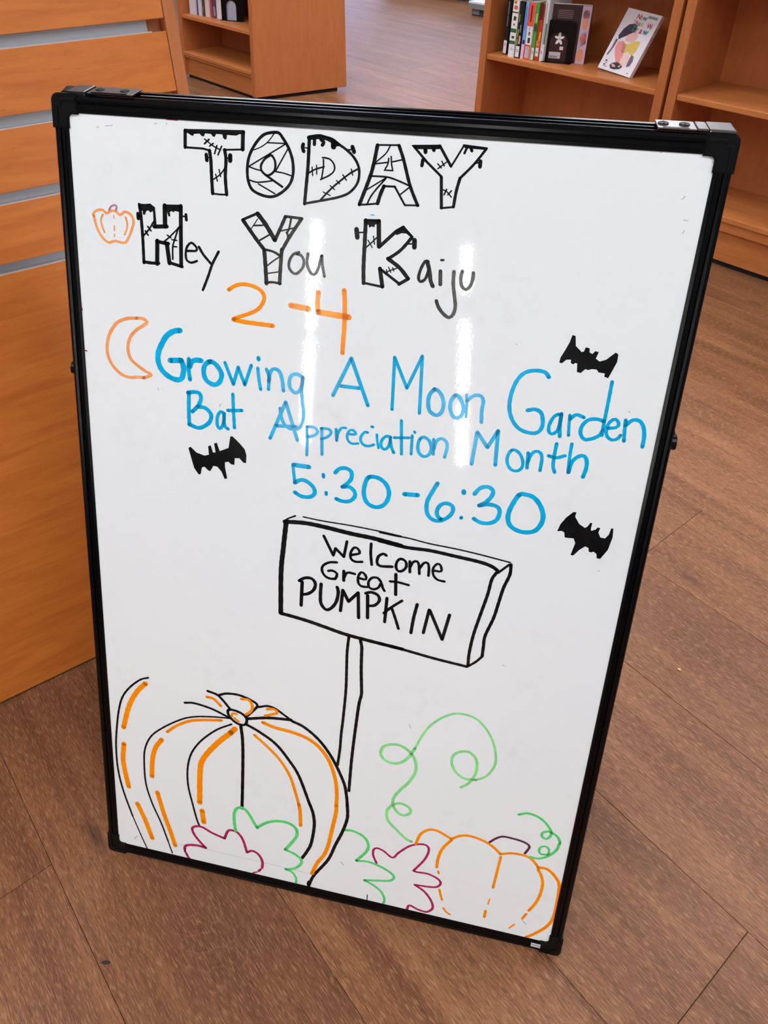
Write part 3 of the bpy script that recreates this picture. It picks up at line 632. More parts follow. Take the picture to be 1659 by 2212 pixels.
INK = """#letter|bubble letter T with dark hair and stitches|k
l37 1324,9720 1888,9743
l33 1324,9726 1321,9572
l20 1321,9572 1497,9572 1560,9559
c33 1560,9559 1572,9468 1579,9302 1587,9164
l18 1587,9164 1661,9161 1726,9164
c33 1708,9575 1720,9478 1713,9331 1726,9164
l18 1697,9574 1885,9589
l38 1884,9745 1881,9589
F 1332,9708 1528,9717 1722,9722 1867,9731 1819,9708 1780,9708 1730,9709 1727,9673 1710,9666 1693,9680 1685,9711 1625,9711 1613,9684 1591,9687 1576,9708 1518,9709 1506,9680 1483,9685 1464,9704 1410,9698 1402,9679 1380,9684 1351,9701
c13 1512,9659 1537,9643 1576,9614 1624,9588 1663,9573
l18 1556,9658 1512,9617
l15 1597,9626 1561,9597
l16 1632,9607 1609,9533
l16 1678,9604 1643,9525
c14 1590,9294 1622,9315 1672,9356 1714,9418
l13 1618,9347 1635,9283
l13 1652,9391 1667,9326
l36 1528,9520 1533,9467
l13 1547,9496 1576,9494
l43 1761,9528 1761,9479
l13 1726,9502 1751,9503
#letter|wrapped bubble letter O in bandages|k
c28 2185,9761 2086,9736 2011,9660 1950,9548 1928,9438 1935,9319 1977,9230 2075,9186 2173,9180 2259,9224 2334,9303 2365,9397 2361,9505 2335,9592 2300,9661 2257,9720 2228,9754 2185,9761
c22 2142,9551 2099,9523 2061,9466 2062,9416 2101,9377 2140,9376 2183,9411 2196,9457 2190,9511 2161,9554 2142,9551
c11 2179,9750 2144,9700 2102,9655 2050,9620 1988,9592
l13 2116,9665 2286,9669
l14 2282,9660 1946,9444
c14 1941,9439 2004,9421 2062,9411
l14 2320,9640 2197,9412
c14 2197,9412 2274,9404 2346,9386
c15 1952,9316 2015,9302 2093,9311 2175,9328
l22 2106,9373 2267,9278
l14 2035,9288 2196,9210
#letter|bubble letter D with bolts and stitches|k
c32 2508,9719 2504,9488 2494,9315 2483,9139
c24 2499,9740 2592,9759 2666,9748 2727,9731 2786,9691 2852,9652 2919,9595 2965,9527 2981,9457 2973,9376 2935,9310 2882,9261 2809,9228 2752,9210 2634,9179 2487,9142
c40 2504,9734 2601,9746 2685,9734 2770,9694
l31 2556,9730 2556,9678
c33 2616,9726 2642,9701 2630,9678
l52 2734,9707 2734,9670
c34 2453,9673 2447,9644 2459,9611
l12 2465,9644 2508,9641
l36 2905,9681 2924,9636
l14 2855,9648 2900,9657
c16 2504,9416 2566,9456 2654,9488
l12 2542,9477 2551,9401
l12 2583,9496 2588,9417
l15 2645,9551 2649,9489 2635,9380
c16 2637,9568 2702,9560 2746,9514 2749,9460 2709,9417 2626,9372
c18 2634,9188 2706,9272 2778,9344 2891,9442 2962,9487
l11 2654,9261 2722,9234
l11 2718,9323 2761,9290
l11 2774,9374 2807,9346
l12 2831,9429 2866,9382
l11 2905,9486 2922,9431
#letter|wrapped bubble letter A in bandages|k
c34 3131,9709 3109,9555 3081,9429 2999,9174
l16 3123,9711 3328,9722
c30 3323,9719 3373,9599 3449,9376 3531,9207
l18 2994,9171 3073,9180 3165,9196
c34 3165,9196 3187,9284 3214,9356
l19 3205,9356 3314,9359
l19 3312,9358 3415,9201
l17 3413,9201 3540,9208
c13 3244,9708 3208,9640 3114,9551
l14 3105,9544 3236,9568
l14 3276,9575 3364,9599
l14 3260,9620 3268,9553 3283,9498 3207,9498
c14 3239,9603 3236,9555 3215,9511
c17 3085,9436 3158,9439 3249,9437 3342,9412 3450,9374
c13 3227,9431 3135,9366 3047,9305
c16 3227,9426 3147,9326 3097,9250 3069,9179
l14 3450,9369 3368,9294
#letter|bubble letter Y with bolts and stitches|k
l16 3443,9725 3680,9742
l25 3681,9741 3795,9572
l17 3796,9570 3889,9754
l16 3887,9759 4088,9746
c23 4085,9742 3992,9603 3887,9479
c28 3884,9477 3863,9363 3851,9220
l19 3855,9220 3739,9200
l28 3745,9202 3719,9475
l22 3721,9476 3579,9596 3457,9718
l34 3467,9714 3673,9727
l35 3557,9707 3561,9677
l33 3628,9716 3633,9699
l18 3903,9743 4063,9740
l21 3918,9741 3900,9691
l27 3953,9737 3962,9715
l31 3544,9613 3539,9560
l16 3551,9612 3574,9598
l34 4045,9633 4046,9586
l14 3995,9612 4034,9619
l12 3767,9618 3681,9543
l12 3711,9610 3736,9571
l12 3677,9586 3711,9553
c12 3743,9364 3780,9350 3824,9305
l14 3776,9370 3758,9321
l14 3819,9360 3791,9322
#drawn_pumpkin|small light orange pumpkin outline before the word Hey|r
c27 353,8849 346,8873 395,8911 453,8916 489,8885 538,8916 596,8911 630,8881 686,8918 748,8891 771,8829 752,8758 711,8665 676,8613 628,8609 564,8619 493,8597 426,8649 378,8736 353,8849
c20 449,8871 426,8820 433,8761 456,8697
c19 689,8864 704,8804 693,8743 669,8691
l10 563,8876 568,8842
l15 564,8770 565,8722
l13 563,8687 561,8661
=q
c20 520,8922 541,8958 579,8975 602,8958 590,8927
#letter|bold bubble letter H with bolts|k
c32 839,9001 852,8875 860,8688 863,8425
F 824,9017 858,9010 900,9011 952,9020 1000,8987 1011,8810 980,8807 978,8935 975,8949 951,8932 928,8952 905,8938 895,8906 872,8906 871,8945 847,8938 829,8952
l41 985,8798 1116,8811
l46 1098,8808 1101,9012
F 1082,9022 1261,9033 1281,9012 1277,8959 1238,8964 1200,8967 1187,8950 1175,8965 1151,8954 1155,8910 1136,8911 1120,8961 1085,8972
l40 1265,9021 1260,8812 1255,8430
l33 1265,8423 1126,8454
l44 1133,8446 1111,8640
c38 1126,8642 1069,8646 1006,8655
l44 1012,8661 1003,8428
c33 1020,8435 950,8431 860,8435
l36 820,8912 822,8863
l24 827,8888 853,8890
l29 1315,8943 1319,8890
l16 1279,8925 1307,8921
c18 982,8847 932,8769 871,8699
l18 917,8794 950,8753
l18 891,8748 917,8708
c16 1250,8821 1139,8707 1080,8657
l16 1118,8725 1154,8702
c18 1235,8809 1201,8708 1172,8616 1169,8490
l15 1164,8685 1216,8681
l15 1172,8618 1214,8618
#letter|lower case e after the bubble H|k
c24 1312,8587 1375,8592 1414,8598 1419,8628 1366,8673 1318,8624 1305,8548 1316,8493 1362,8473 1420,8496
#letter|lower case y ending the word Hey|k
c27 1443,8638 1488,8565 1565,8482
c27 1643,8609 1580,8483 1532,8347 1478,8208
#letter|wrapped bubble letter Y starting the word You|k
c37 1888,8937 1953,8853 2031,8754 2098,8677
l26 1882,8940 2032,9014
c44 2032,9010 2114,8912 2205,8774
c34 2205,8771 2252,8879 2303,9003
l27 2299,9007 2465,9000
c34 2458,8996 2346,8812 2280,8686
c37 2276,8690 2268,8540 2261,8352
c25 2271,8351 2194,8359 2119,8346
c40 2130,8340 2117,8510 2102,8670
l10 2033,8960 1968,8858
l16 1995,8895 2083,8904
l17 2054,8757 2154,8822
c24 2118,8673 2196,8659 2266,8623
c14 2262,8620 2190,8567 2128,8511
l13 2145,8443 2273,8473
c20 2360,8995 2340,8886 2318,8855
c15 2257,8864 2340,8890 2400,8908
c20 2319,8855 2330,8833 2332,8796
#letter|lower case o in the word You|k
c28 2445,8677 2388,8651 2352,8579 2355,8510 2402,8465 2447,8481 2492,8546 2493,8607 2465,8650 2423,8658
#letter|lower case u ending the word You|k
c30 2533,8672 2527,8595 2542,8528 2582,8475 2616,8489 2644,8561 2664,8661
c28 2670,8666 2677,8579 2701,8467
#digit|orange digit 2|o
c40 1746,8238 1822,8290 1910,8310 2005,8296 2077,8260 2110,8204 2095,8139 2048,8070 1952,8011 1847,7967 1794,7941
c47 1798,7935 1896,7923 2042,7919 2202,7915
#hyphen|orange hyphen between 2 and 4|o
l59 2380,8145 2556,8128
#digit|orange digit 4|o
c46 2648,8307 2643,8205 2649,8103
c60 2655,8107 2803,8096 2957,8087
c44 2899,8352 2913,8202 2919,7965 2916,7820 2915,7712
#letter|bold bubble letter K with bolts|k
c38 3067,9035 3069,8856 3072,8602 3082,8438
l26 3058,9034 3195,9042
F 3054,9040 3195,9048 3201,9022 3156,9001 3150,8976 3124,8982 3104,8968 3094,8996 3078,8990 3061,8997
l42 3187,9037 3205,8801
l33 3209,8800 3354,8956 3418,9000
l26 3417,9001 3506,8916
F 3424,9012 3514,8921 3494,8911 3450,8944 3405,8944 3365,8923 3352,8927 3362,8965
c31 3502,8911 3409,8786 3297,8692
c38 3297,8696 3413,8618 3498,8525
l32 3503,8524 3417,8462
l27 3423,8464 3228,8593
l39 3228,8595 3263,8422
l25 3267,8420 3077,8442
l45 2985,8945 2997,8868
l15 3007,8916 3057,8921
l44 3529,8891 3533,8823
l15 3470,8850 3519,8855
c14 3181,8885 3130,8828 3086,8784
l11 3099,8852 3142,8787
l12 3147,8893 3162,8819
c12 3275,8553 3331,8588 3384,8611
l11 3289,8589 3300,8560
l11 3308,8616 3333,8567
l11 3346,8615 3361,8583
#letter|lower case a in the word Kaiju|k
c29 3672,8702 3643,8703 3607,8619 3595,8541 3614,8507 3654,8530 3677,8596 3684,8661
c38 3665,8693 3693,8611 3708,8527 3734,8474
#letter|lower case i in the word Kaiju|k
l36 3791,8625 3802,8498
l24 3789,8728 3809,8730
#letter|lower case j with long tail in the word Kaiju|k
c34 3915,8632 3920,8514 3945,8388 3960,8303 3949,8227 3911,8188 3849,8225 3801,8286 3780,8338
#letter|lower case u ending the word Kaiju|k
c33 3991,8644 3984,8580 3999,8505 4040,8473 4076,8513 4092,8582 4091,8637
#marker_smudge|faint blue smudge above the bubble K|b
c9 3112,9084 3125,9092 3140,9086
#drawn_moon|light orange crescent moon outline|r
c36 759,7835 648,7818 546,7768 474,7678 428,7573 409,7448 431,7338 483,7254 560,7189 650,7166 741,7181 815,7183
c36 803,7180 895,7223 824,7262 736,7319 671,7379 647,7465 651,7544 689,7637 754,7710 833,7768 873,7805 825,7837 759,7835
#letter|blue capital G starting the word Growing|b
c60 1226,7755 1160,7740 1082,7682 1025,7588 982,7483 979,7383 1015,7297 1080,7238 1157,7208 1222,7218 1247,7270 1255,7361 1231,7430
l62 1227,7430 1110,7414
#letter|blue lower case r in the word Growing|b
c44 1315,7457 1310,7356 1324,7226
c58 1321,7369 1344,7427 1393,7453 1448,7453
#letter|blue lower case o in the word Growing|b
c53 1540,7454 1485,7400 1476,7310 1510,7236 1587,7203 1647,7242 1669,7323 1644,7387 1594,7441 1540,7454
#letter|blue lower case w in the word Growing|b
l37 1705,7463 1795,7234 1846,7432 1917,7244 1985,7468
#letter|blue lower case i in the word Growing|b
c36 2054,7447 2064,7350 2087,7215
l43 2059,7559 2061,7539
#letter|blue lower case n in the word Growing|b
c36 2145,7446 2172,7364 2170,7226
c40 2172,7315 2187,7424 2233,7461 2281,7436 2311,7352 2328,7232
#letter|blue lower case g with long looping tail|b
c40 2523,7404 2467,7432 2411,7414 2387,7352 2397,7275 2445,7227 2486,7243 2517,7310 2525,7399
c36 2523,7404 2518,7262 2533,7115 2546,7037 2543,6936 2513,6846 2457,6817 2390,6823 2341,6867 2311,6944 2297,7033
#letter|blue single capital A|b
l39 2842,7250 3007,7669 3202,7186
l40 2915,7362 3100,7362
#letter|blue capital A starting the word Appreciation|b
l39 2197,6677 2355,7112 2490,6694
l39 2261,6831 2471,6848
#letter|blue capital M starting the word Moon|b
l34 3446,7176 3432,7731 3575,7423 3698,7775 3720,7172
#letter|blue first o in the word Moon|b
c41 3844,7447 3804,7387 3796,7296 3820,7209 3889,7173 3935,7216 3947,7299 3923,7385 3881,7437 3843,7450
#letter|blue second o in the word Moon|b
c40 4050,7410 4018,7353 4013,7272 4043,7195 4078,7172 4125,7197 4142,7271 4121,7349 4084,7402 4050,7410
#letter|blue n ending the word Moon|b
c27 4157,7433 4168,7328 4174,7195
c37 4166,7364 4200,7408 4245,7438 4297,7434 4323,7385 4319,7295 4328,7158
#letter|large blue capital G starting the word Garden|b
c40 4895,7708 4859,7751 4770,7760 4678,7729 4617,7653 4580,7531 4570,7391 4594,7274 4650,7180 4720,7129 4812,7112 4873,7131 4904,7196 4898,7276 4871,7342 4814,7366 4746,7345
#letter|blue a in the word Garden|b
c35 5038,7345 4999,7315 4967,7225 4972,7155 5002,7131 5046,7166 5064,7259 5062,7354
c37 5062,7354 5063,7249 5080,7115
#letter|blue r in the word Garden|b
c30 5141,7350 5147,7251 5159,7137
c37 5145,7306 5186,7356 5220,7361 5271,7343
#letter|blue tall d in the word Garden|b
c38 5455,7329 5388,7343 5313,7322 5265,7248 5267,7168 5310,7118 5377,7135 5440,7182 5465,7246
c33 5464,7735 5463,7570 5460,7325 5459,7180
#letter|blue e in the word Garden|b
c34 5505,7264 5575,7282 5592,7324 5557,7366 5511,7332 5490,7250 5510,7178 5559,7148 5607,7169 5627,7208
#letter|blue n ending the word Garden|b
c34 5647,7369 5653,7283 5667,7150
c38 5654,7313 5709,7378 5769,7378 5812,7325 5837,7230 5841,7116
#letter|blue capital B starting the word Bat|b
c43 1308,7078 1304,6846 1307,6706
c45 1298,7077 1362,7092 1421,7088 1442,7030 1409,6943 1343,6864
c46 1399,6930 1488,6925 1551,6860 1536,6775 1475,6714 1405,6683 1305,6711
#letter|blue a in the word Bat|b
c38 1699,6889 1655,6907 1620,6839 1619,6745 1644,6709 1674,6742 1694,6818 1692,6885 1694,6787 1708,6737 1738,6718
#letter|blue t ending the word Bat|b
c37 1789,7124 1797,6935 1807,6741
l40 1735,6932 1887,6952
#letter|blue first p in the word Appreciation|b
c33 2586,6865 2594,6703 2596,6540
c33 2591,6868 2666,6867 2703,6825 2669,6777 2599,6752
#letter|blue second p in the word Appreciation|b
l34 2743,6869 2757,6571
c32 2736,6866 2806,6873 2844,6840 2810,6783 2743,6748
#letter|blue r in the word Appreciation|b
c32 2892,6879 2897,6815 2904,6754
c29 2904,6754 2917,6846 2949,6903 2992,6909
#letter|blue e in the word Appreciation|b
c29 3033,6844 3102,6854 3066,6896 3024,6876 3009,6812 3031,6758 3075,6741 3127,6753
#letter|blue c in the word Appreciation|b
c31 3218,6889 3186,6888 3152,6833 3156,6776 3197,6740 3249,6742 3289,6763
#letter|blue first i in the word Appreciation|b
c28 3313,6880 3322,6810 3340,6732
l31 3255,6960 3268,6958
#letter|blue a in the word Appreciation|b
c33 3458,6870 3411,6877 3367,6822 3364,6758 3400,6725 3437,6758 3452,6824 3451,6865 3467,6773 3498,6702
#letter|blue t in the word Appreciation|b
l33 3549,7069 3578,6698
l32 3492,6871 3641,6892
#letter|blue second i in the word Appreciation|b
c31 3670,6920 3672,6814 3675,6713
l32 3689,6965 3693,6957
#letter|blue o in the word Appreciation|b
c35 3753,6898 3735,6834 3747,6750 3799,6705 3854,6734 3871,6812 3840,6892 3789,6921 3753,6898
#letter|blue n ending the word Appreciation|b
l32 3885,6911 3896,6743
c35 3894,6794 3915,6892 3959,6930 4009,6906 4026,6845 4011,6728
#letter|blue capital M starting the word Month|b
l39 4283,6693 4301,7053 4416,6898 4499,7094 4514,6716
#digit|blue digit 5|b
l53 2459,6404 2625,6403
l36 2451,6398 2478,6190
c47 2478,6194 2545,6238 2618,6224 2684,6164 2696,6095 2643,6046 2551,6041 2481,6078
#colon|blue colon after the 5|b
l38 2782,6340 2785,6309
l38 2821,6131 2822,6106
#digit|blue digit 3 before the hyphen|b
c45 2907,6380 2951,6434 3021,6450 3076,6416 3080,6338 3039,6272 2992,6224
c45 2992,6226 3068,6236 3124,6186 3127,6126 3077,6067 2997,6054 2931,6073
#digit|blue digit 0 before the hyphen|b
c48 3263,6384 3226,6292 3223,6172 3264,6078 3347,6041 3425,6069 3472,6143 3483,6244 3441,6336 3359,6390 3263,6384
#hyphen|blue hyphen between the two times|b
l52 3644,6245 3781,6256
#digit|blue digit 6|b
c45 3970,6425 3921,6308 3883,6190 3893,6068 3949,5998 4028,5991 4111,6048 4152,6123 4141,6189 4076,6209 4021,6177 3993,6107 4006,6042 4046,6014
#colon|blue colon after the 6|b
l49 4240,6377 4241,6355
l38 4247,6072 4243,6060
#digit|blue digit 3 after the hyphen|b
c45 4349,6362 4397,6436 4470,6464 4526,6429 4519,6362 4471,6288 4410,6236
c46 4410,6238 4502,6266 4589,6253 4620,6192 4598,6098 4527,6047 4441,6043 4372,6076
#digit|large blue digit 0 after the hyphen|b
c50 4785,6423 4731,6296 4707,6181 4724,6084 4783,6027 4881,6004 4981,6033 5035,6115 5048,6217 5006,6331 4930,6416 4844,6437 4785,6423
#letter|blue o in the word Month|b
c34 4651,6902 4622,6837 4628,6754 4672,6692 4729,6685 4770,6723 4775,6787 4742,6866 4691,6908 4651,6902
#letter|blue n in the word Month|b
l35 4811,6899 4821,6731
c35 4817,6783 4841,6881 4880,6926 4927,6914 4948,6855 4948,6724
#letter|blue t in the word Month|b
c36 5063,7036 5059,6891 5064,6788 5087,6726
c36 5006,6896 5078,6884 5158,6919
#letter|blue h ending the word Month|b
c33 5203,7055 5203,6913 5213,6743
c40 5215,6746 5233,6866 5285,6931 5337,6942 5368,6887 5372,6804 5357,6716
#drawn_bat|black bat above the word Garden|k
F 5046,8145 5075,8139 5091,8044 5150,7991 5170,7998 5180,8041 5215,8036 5221,7995 5248,7984 5269,8014 5301,8009 5285,7942 5322,7918 5377,7943 5420,7991 5448,8022 5474,8006 5475,7932 5451,7854 5423,7766 5387,7775 5386,7808 5331,7811 5310,7837 5263,7836 5236,7823 5209,7829 5173,7786 5138,7791 5129,7876 5108,7878 5097,7862 5070,7873 5069,7906 5027,7901 4994,7862 4968,7865 4973,7918 5005,7997 5032,8074
#drawn_bat|black bat under the word Bat|k
F 1290,6428 1315,6447 1380,6387 1471,6363 1522,6382 1513,6482 1543,6497 1567,6415 1597,6420 1581,6524 1611,6539 1643,6443 1742,6495 1762,6635 1787,6639 1871,6562 1921,6506 1941,6434 1937,6343 1907,6344 1862,6390 1812,6383 1807,6302 1772,6302 1742,6329 1702,6318 1702,6258 1727,6126 1697,6113 1662,6198 1616,6250 1571,6254 1535,6183 1510,6190 1469,6228 1439,6212 1427,6133 1402,6122 1352,6193 1318,6318
#drawn_bat|black bat right of the drawn sign|k
F 5326,6317 5357,6320 5351,6269 5404,6191 5464,6157 5488,6183 5504,6225 5523,6222 5520,6156 5527,6135 5569,6159 5579,6183 5607,6182 5597,6126 5624,6075 5670,6072 5698,6121 5709,6195 5730,6195 5739,6096 5718,5947 5663,5830 5628,5829 5618,5878 5587,5901 5562,5887 5541,5892 5531,5935 5497,5946 5449,5898 5400,5821 5372,5821 5397,5967 5375,6019 5320,6015 5287,6015 5274,6074 5245,6085 5205,6073 5225,6160 5268,6244
#drawn_signboard|black outline of a slanted signboard on a post|k
c56 2396,5697 2372,5353 2354,5042 2363,4492
c53 2381,5696 2598,5717 2815,5706 3116,5674 3371,5658 3659,5620
c20 2376,5705 2423,5746 2496,5788
c17 2583,5791 2803,5777 3110,5773 3449,5755 3650,5737
c47 2361,4481 2504,4465 2687,4438 2871,4400 3099,4351 3325,4323 3779,4281
c43 3418,5642 3697,5611 3963,5616 4229,5595 4492,5571 4617,5540 4677,5504
c18 3418,5743 3580,5731 3732,5727 3955,5700 4219,5686 4482,5662 4796,5623
l27 4687,5473 4790,5596
c35 4807,5599 4810,5475 4766,5299 4738,5101 4709,4899 4648,4654 4646,4507 4647,4382
c30 4650,4377 4589,4289 4515,4212
c35 4672,5472 4635,5379 4614,5184 4566,4903 4524,4639 4505,4385 4510,4213
c37 3515,4309 3802,4276 4133,4233 4498,4201
c34 3164,4318 3157,4196 3155,4062 3163,3817 3169,3532 3158,3116 3147,2872 3144,2649 3128,2382
c38 3298,4298 3318,4209 3322,4100 3330,3900 3345,3688 3354,3541 3335,3396 3321,3157 3306,2839 3293,2464 3289,2003
#letter|W in the drawn sign word Welcome|k
l33 2818,5594 2934,5366 2955,5460 3051,5369 3075,5569
#letter|first e in Welcome|k
c31 3131,5407 3221,5447 3198,5499 3159,5507 3124,5441 3129,5362 3178,5331 3255,5343
#letter|l in Welcome|k
c32 3338,5589 3341,5461 3360,5325
#letter|c in Welcome|k
c34 3509,5472 3476,5486 3427,5447 3416,5365 3453,5327 3583,5342
#letter|o in Welcome|k
c32 3668,5459 3631,5420 3623,5344 3653,5298 3702,5316 3733,5376 3719,5437 3668,5459
#letter|m in Welcome|k
l32 3765,5445 3776,5309
c31 3774,5373 3800,5441 3843,5458 3865,5411 3878,5307
c30 3877,5381 3915,5452 3955,5458 3973,5400 3976,5302
#letter|last e in Welcome|k
c29 4022,5377 4104,5382 4091,5454 4056,5466 4019,5408 4025,5325 4074,5270 4151,5261
#letter|G in the drawn sign word Great|k
c32 2977,5283 2895,5268 2827,5214 2816,5151 2850,5086 2904,5060 2970,5066
c32 2974,5074 2987,5138 2934,5168 2887,5156
#letter|r in Great|k
l37 3060,5187 3065,5063
c32 3065,5096 3100,5173 3183,5172
#letter|e in Great|k
c31 3231,5128 3309,5125 3299,5182 3254,5209 3223,5147 3228,5066 3265,5027 3326,5029
#letter|a in Great|k
c31 3475,5125 3438,5168 3378,5162 3339,5098 3352,5029 3405,5014 3454,5049 3480,5115 3497,5057 3521,5016
#letter|t in Great|k
l37 3629,5254 3646,4991
c31 3573,5151 3660,5157 3775,5142
#letter|first P in PUMPKIN|k
l41 2599,4954 2597,4637
c39 2566,4963 2622,5011 2702,5021 2749,4963 2734,4876 2674,4812 2616,4790
#letter|U in PUMPKIN|k
c40 2815,4970 2813,4818 2826,4705 2887,4637 2948,4676 2997,4771 3013,4900 2997,4961
#letter|M in PUMPKIN|k
l39 3049,4655 3062,4936 3133,4798 3235,4936 3258,4602
#letter|second P in PUMPKIN|k
l40 3341,4918 3358,4623
c37 3318,4945 3381,4971 3453,4946 3474,4878 3427,4806 3363,4787
#letter|K in PUMPKIN|k
l37 3555,4928 3551,4608
c33 3721,4926 3611,4817 3534,4723
c34 3617,4807 3668,4672 3710,4550
#letter|I in PUMPKIN|k
c37 3889,4913 3864,4724 3851,4523
#letter|N in PUMPKIN|k
l36 3986,4552 4023,4868
l37 4030,4864 4197,4506 4246,4847
#drawn_pumpkin|giant black pumpkin outline with orange shading strokes|k
c27 700,3167 587,3106 439,2947 335,2767 275,2538 232,2236 205,1932 209,1552 264,1176 381,727
c18 381,727 494,381 574,154
c25 1768,2782 1523,2746 1293,2689 1117,2603 877,2414 704,2224 611,1992 588,1730 598,1379 672,1053 786,732 877,415
c20 877,415 905,307 934,198
c27 1776,2690 1579,2548 1380,2325 1247,2085 1188,1816 1188,1512 1243,1201 1299,932 1332,833
c33 1170,2884 1297,2907 1524,2872 1751,2786
c42 1897,2689 1921,2452 1926,2039 1920,1313
c41 1961,2738 2141,2655 2349,2514 2520,2298 2655,2069 2813,1621
c41 2541,2930 2692,2874 2885,2717 3058,2474 3212,2139 3260,1936 3283,1756
c36 1472,3140 1588,3113 1665,3045 1754,2933
c35 1620,3113 1716,3159 1869,3172 2021,3131 2104,3073 2061,2984 1973,2868
c32 2117,3045 2236,3090 2337,3068 2426,3011 2528,2943
c43 2528,2946 2252,2909 1986,2831
c37 1742,2914 1844,2915 1934,2874 1973,2804 1948,2726 1871,2715 1793,2760 1735,2841 1742,2914
c40 1922,1694 1923,1533 1915,1324
c43 2810,1639 2859,1480 2878,1281 2851,975 2801,809 2739,667
c42 3280,1774 3293,1635 3289,1505 3242,1287 3167,1042 3082,744 2906,395 2844,177
c27 2844,177 2828,220 2845,273
=o
c67 661,3068 543,2915 425,2661 327,2275
c67 319,1999 293,1727 312,1502 350,1255
c67 459,984 558,714 650,396
c41 923,2350 1056,2487 1234,2608 1408,2668 1646,2721
c65 844,2201 758,2046 708,1838 688,1531
c63 754,1269 830,923 908,638 980,355
c74 1776,2562 1577,2318 1399,2022 1355,1786 1343,1253
l71 1373,1120 1395,912
c39 1460,3048 1548,3037 1640,2949
l74 1822,2630 1765,2551
c37 1901,3121 1996,3125 2041,3042 2023,2959 1962,2892
c37 2227,3041 2312,3061 2357,3018 2301,2981 2203,2933
c32 1778,2820 1793,2871 1842,2870
l31 1812,2800 1868,2757
c49 2177,2820 2318,2779 2546,2758 2735,2711 2889,2607 3023,2416 3111,2144 3142,1902 3144,1717
c39 2072,2592 2261,2426 2419,2254 2540,2038 2612,1804 2671,1580
c51 3145,1721 3146,1592 3111,1306 3079,1045 3033,835 2941,638 2880,425
c47 2664,1614 2689,1459 2700,1243
#drawn_leaf|magenta leaf outline under the giant pumpkin|m
l38 1183,168 1164,191
l38 1152,216 1138,251
l37 1125,276 1116,300
c41 1116,321 1124,387 1182,429 1309,456 1417,447
c38 1417,447 1323,552 1250,663 1232,757 1290,810 1377,816 1501,755 1681,702
c37 1681,702 1725,847 1774,882 1860,863 1934,755 1991,541
c38 1991,541 2070,591 2157,543 2207,426 2203,315
l35 2185,284 2155,237
l23 2130,216 2081,183
#drawn_leaf|green leaf outline on the giant pumpkin|g
c44 1835,888 1817,1028 1816,1203 1858,1303 1931,1324 2003,1258 2077,1121 2126,1031
c44 2126,1031 2233,1143 2375,1224 2529,1238 2637,1176 2658,1055 2597,908 2511,752
c41 2511,752 2639,710 2725,638 2728,557 2646,448 2526,393
c34 2526,393 2612,370 2670,271 2673,179
#drawn_leaf|green leaf outline beside the giant pumpkin|g
c40 3277,1334 3378,1345 3510,1294 3581,1184 3568,1046 3450,845
c37 3450,842 3601,869 3754,835 3888,772 3947,700 3899,623 3750,575 3573,525
c34 3573,525 3703,466 3807,377 3854,251 3835,163
#drawn_leaf|magenta leaf outline beside the small pumpkin|m
c31 3708,881 3658,1001 3656,1104 3699,1143 3784,1118 3901,1039 3975,1152 4100,1304 4230,1376 4312,1369 4337,1289 4297,1124 4180,894
c32 4180,891 4226,883 4363,894 4486,849 4533,786 4499,709 4410,674 4218,651
c34 4218,651 4346,567 4440,438 4475,315 4431,232 4377,207 4282,222 4180,259 4152,171
#marker_smudge|thin black marker tick at the bottom rail|k
l12 3626,274 3630,166
#drawn_vine|light green curling vine|v
c37 4614,2431 4697,2522 4761,2694 4751,2885 4668,2986 4576,2982 4490,2912 4472,2783 4538,2647 4649,2579 4772,2592
c30 4772,2592 4886,2686 4958,2858 4954,3021 4896,3221 4784,3405 4642,3514 4460,3521 4316,3433 4186,3281 4099,3097 4033,2888
c40 4033,2888 3971,2733 3884,2625 3779,2590 3679,2627 3636,2714 3666,2820 3768,2881 3875,2881 3987,2807 4055,2685 4068,2533 4012,2361 3907,2186 3841,2036 3851,1905 3925,1807 4002,1800 4063,1870 4035,1943 3923,1978 3828,1914 3776,1794 3803,1651 3924,1519 4044,1409 4115,1384
#drawn_pumpkin|orange pumpkin outline with purple stem at the bottom corner|o
c38 4168,1355 4212,1538 4302,1642 4412,1657 4589,1574
c38 4591,1575 4681,1653 4798,1689 4958,1661 5085,1598 5187,1502
c37 5187,1502 5330,1558 5484,1560 5573,1512 5644,1423
c42 5645,1418 5751,1422 5859,1328 5927,1194 5941,917 5934,627 5875,442 5751,268 5664,178
c39 4593,1559 4499,1383 4461,1197 4458,1046
l28 4481,982 4493,945
c30 4527,666 4550,579 4577,492
c28 4606,353 4647,296 4698,265
c34 5198,1459 5183,1180 5168,910
l20 5150,702 5142,608
l36 5126,478 5123,366
c38 5650,1385 5706,1279 5735,1149 5730,971 5693,798 5636,656
l32 5614,590 5577,489
l24 5496,357 5443,267
=p
c31 5042,1661 5105,1740 5181,1796 5300,1799 5432,1780 5503,1727 5467,1601
#drawn_vine|bright green curl above the small pumpkin stem|g
c34 5318,2196 5418,2245 5536,2223 5639,2148 5712,2039 5712,1957 5673,1904 5622,1930 5620,1987 5678,2029 5738,2014 5802,1968 5836,1895
c35 5833,1878 5810,1754 5733,1638 5637,1566 5531,1561
c31 5734,1672 5729,1746 5689,1784 5634,1759 5619,1695 5650,1646 5724,1660
#marker_smudge|thin grey ruled line across the giant pumpkin|z
c6 989,383 1283,423 1749,416 2195,422 2853,414
#marker_smudge|faint grey marker flecks over the board|z
l8 433,9697 462,9703
l8 529,9716 600,9724
l9 1024,9762 1047,9772
l8 1144,9786 1143,9765
l10 5893,9799 5926,9779
l8 5923,9761 5936,9750
l8 5511,9803 5517,9808
l9 5770,9464 5753,9436
l8 5793,9267 5832,9262
l8 5818,9178 5812,9153
l11 963,7085 972,7065
l11 1643,6964 1658,6993
l9 4557,7996 4565,8001
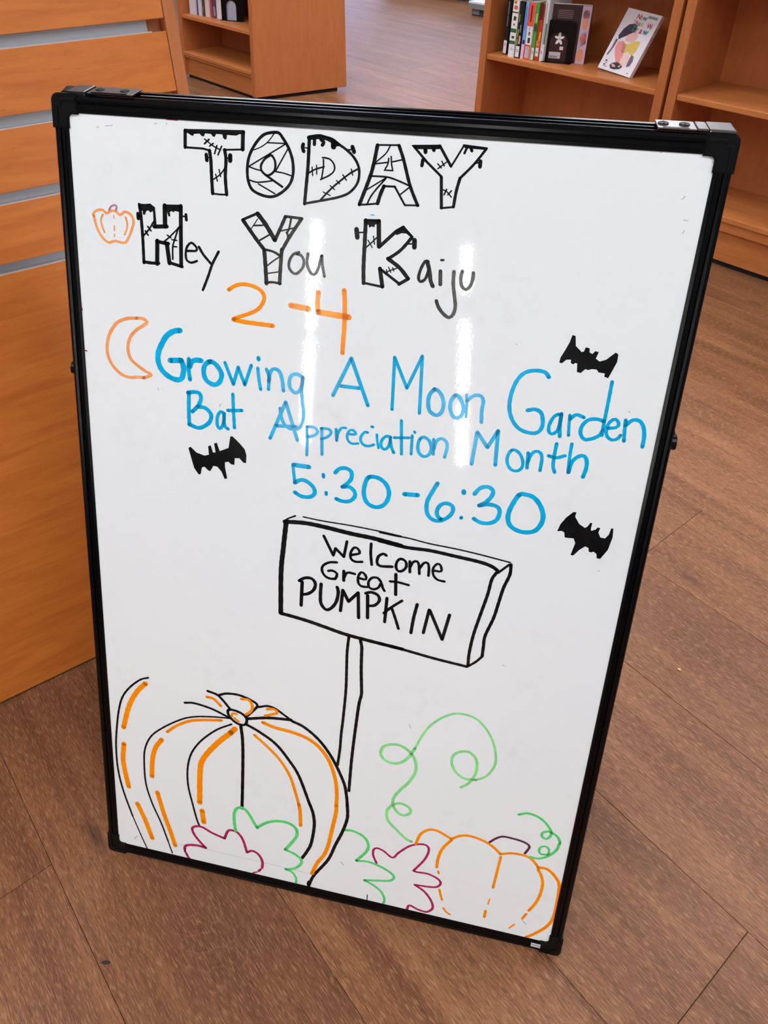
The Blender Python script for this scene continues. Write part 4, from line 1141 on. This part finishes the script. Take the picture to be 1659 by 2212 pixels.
l9 5657,7463 5673,7446
l10 5664,5691 5679,5683
l11 4873,4310 4898,4304
l13 3120,2638 3165,2642
l12 3937,3228 3957,3177
l17 3255,756 3288,716
l17 382,299 426,365
l14 5581,459 5633,409
=m
l14 147,7414 178,7408
l11 154,7885 157,7855
l14 1145,9815 1249,9813"""
def flush(bm, c, name, lab, parent, M4):
    if not bm.verts: bm.free(); return None
    bmesh.ops.recalc_face_normals(bm, faces=bm.faces[:])
    for f in bm.faces:
        if f.normal.z < 0: f.normal_flip()
    o = mesh_obj(name, bm, ink(c), parent, M4)
    if lab: o['label'] = lab
    return o
cur = None; cnt = 0; U4 = 1e-4
def P2(t): return [Vector(tuple(float(v) * U4 for v in q.split(','))) for q in t.split()]
for ln in INK.split('\n') + ['#end|x|k']:
    if not ln: continue
    if ln[0] == '#':
        if cur:
            o = flush(cur['bm'], cur['c'], cur['name'] if cur['main'] is None else cur['name'] + '_shading', cur['lab'] if cur['main'] is None else None, cur['main'] or stand, MF if cur['main'] is None else None)
        nm, lab, c = ln[1:].split('|'); cnt += 1
        cur = dict(bm=bmesh.new(), c=c, name=nm, lab=lab, main=None, z=-0.0022 + 0.00008 + (cnt % 16) * 0.000008); continue
    if ln[0] == '=':
        o = flush(cur['bm'], cur['c'], cur['name'] if cur['main'] is None else cur['name'] + '_shading', cur['lab'] if cur['main'] is None else None, cur['main'] or stand, MF if cur['main'] is None else None)
        if cur['main'] is None: cur['main'] = o
        cur['bm'] = bmesh.new(); cur['c'] = ln[1]; cur['z'] += 0.00014; continue
    if ln[0] == 'F':
        cur['bm'].faces.new([cur['bm'].verts.new((p.x, p.y, cur['z'])) for p in P2(ln[2:])]); continue
    h, t = ln.split(' ', 1); w_ = float(h[1:]) * U4; P = P2(t)
    if h[0] == 'c' and len(P) > 2: stroke(cur['bm'], catmull(P, 22 * U4), w_, cur['z'], True)
    else: stroke(cur['bm'], P, w_, cur['z'], False)
# sub-part meshes share the board frame of their drawing
bpy.context.view_layer.update()
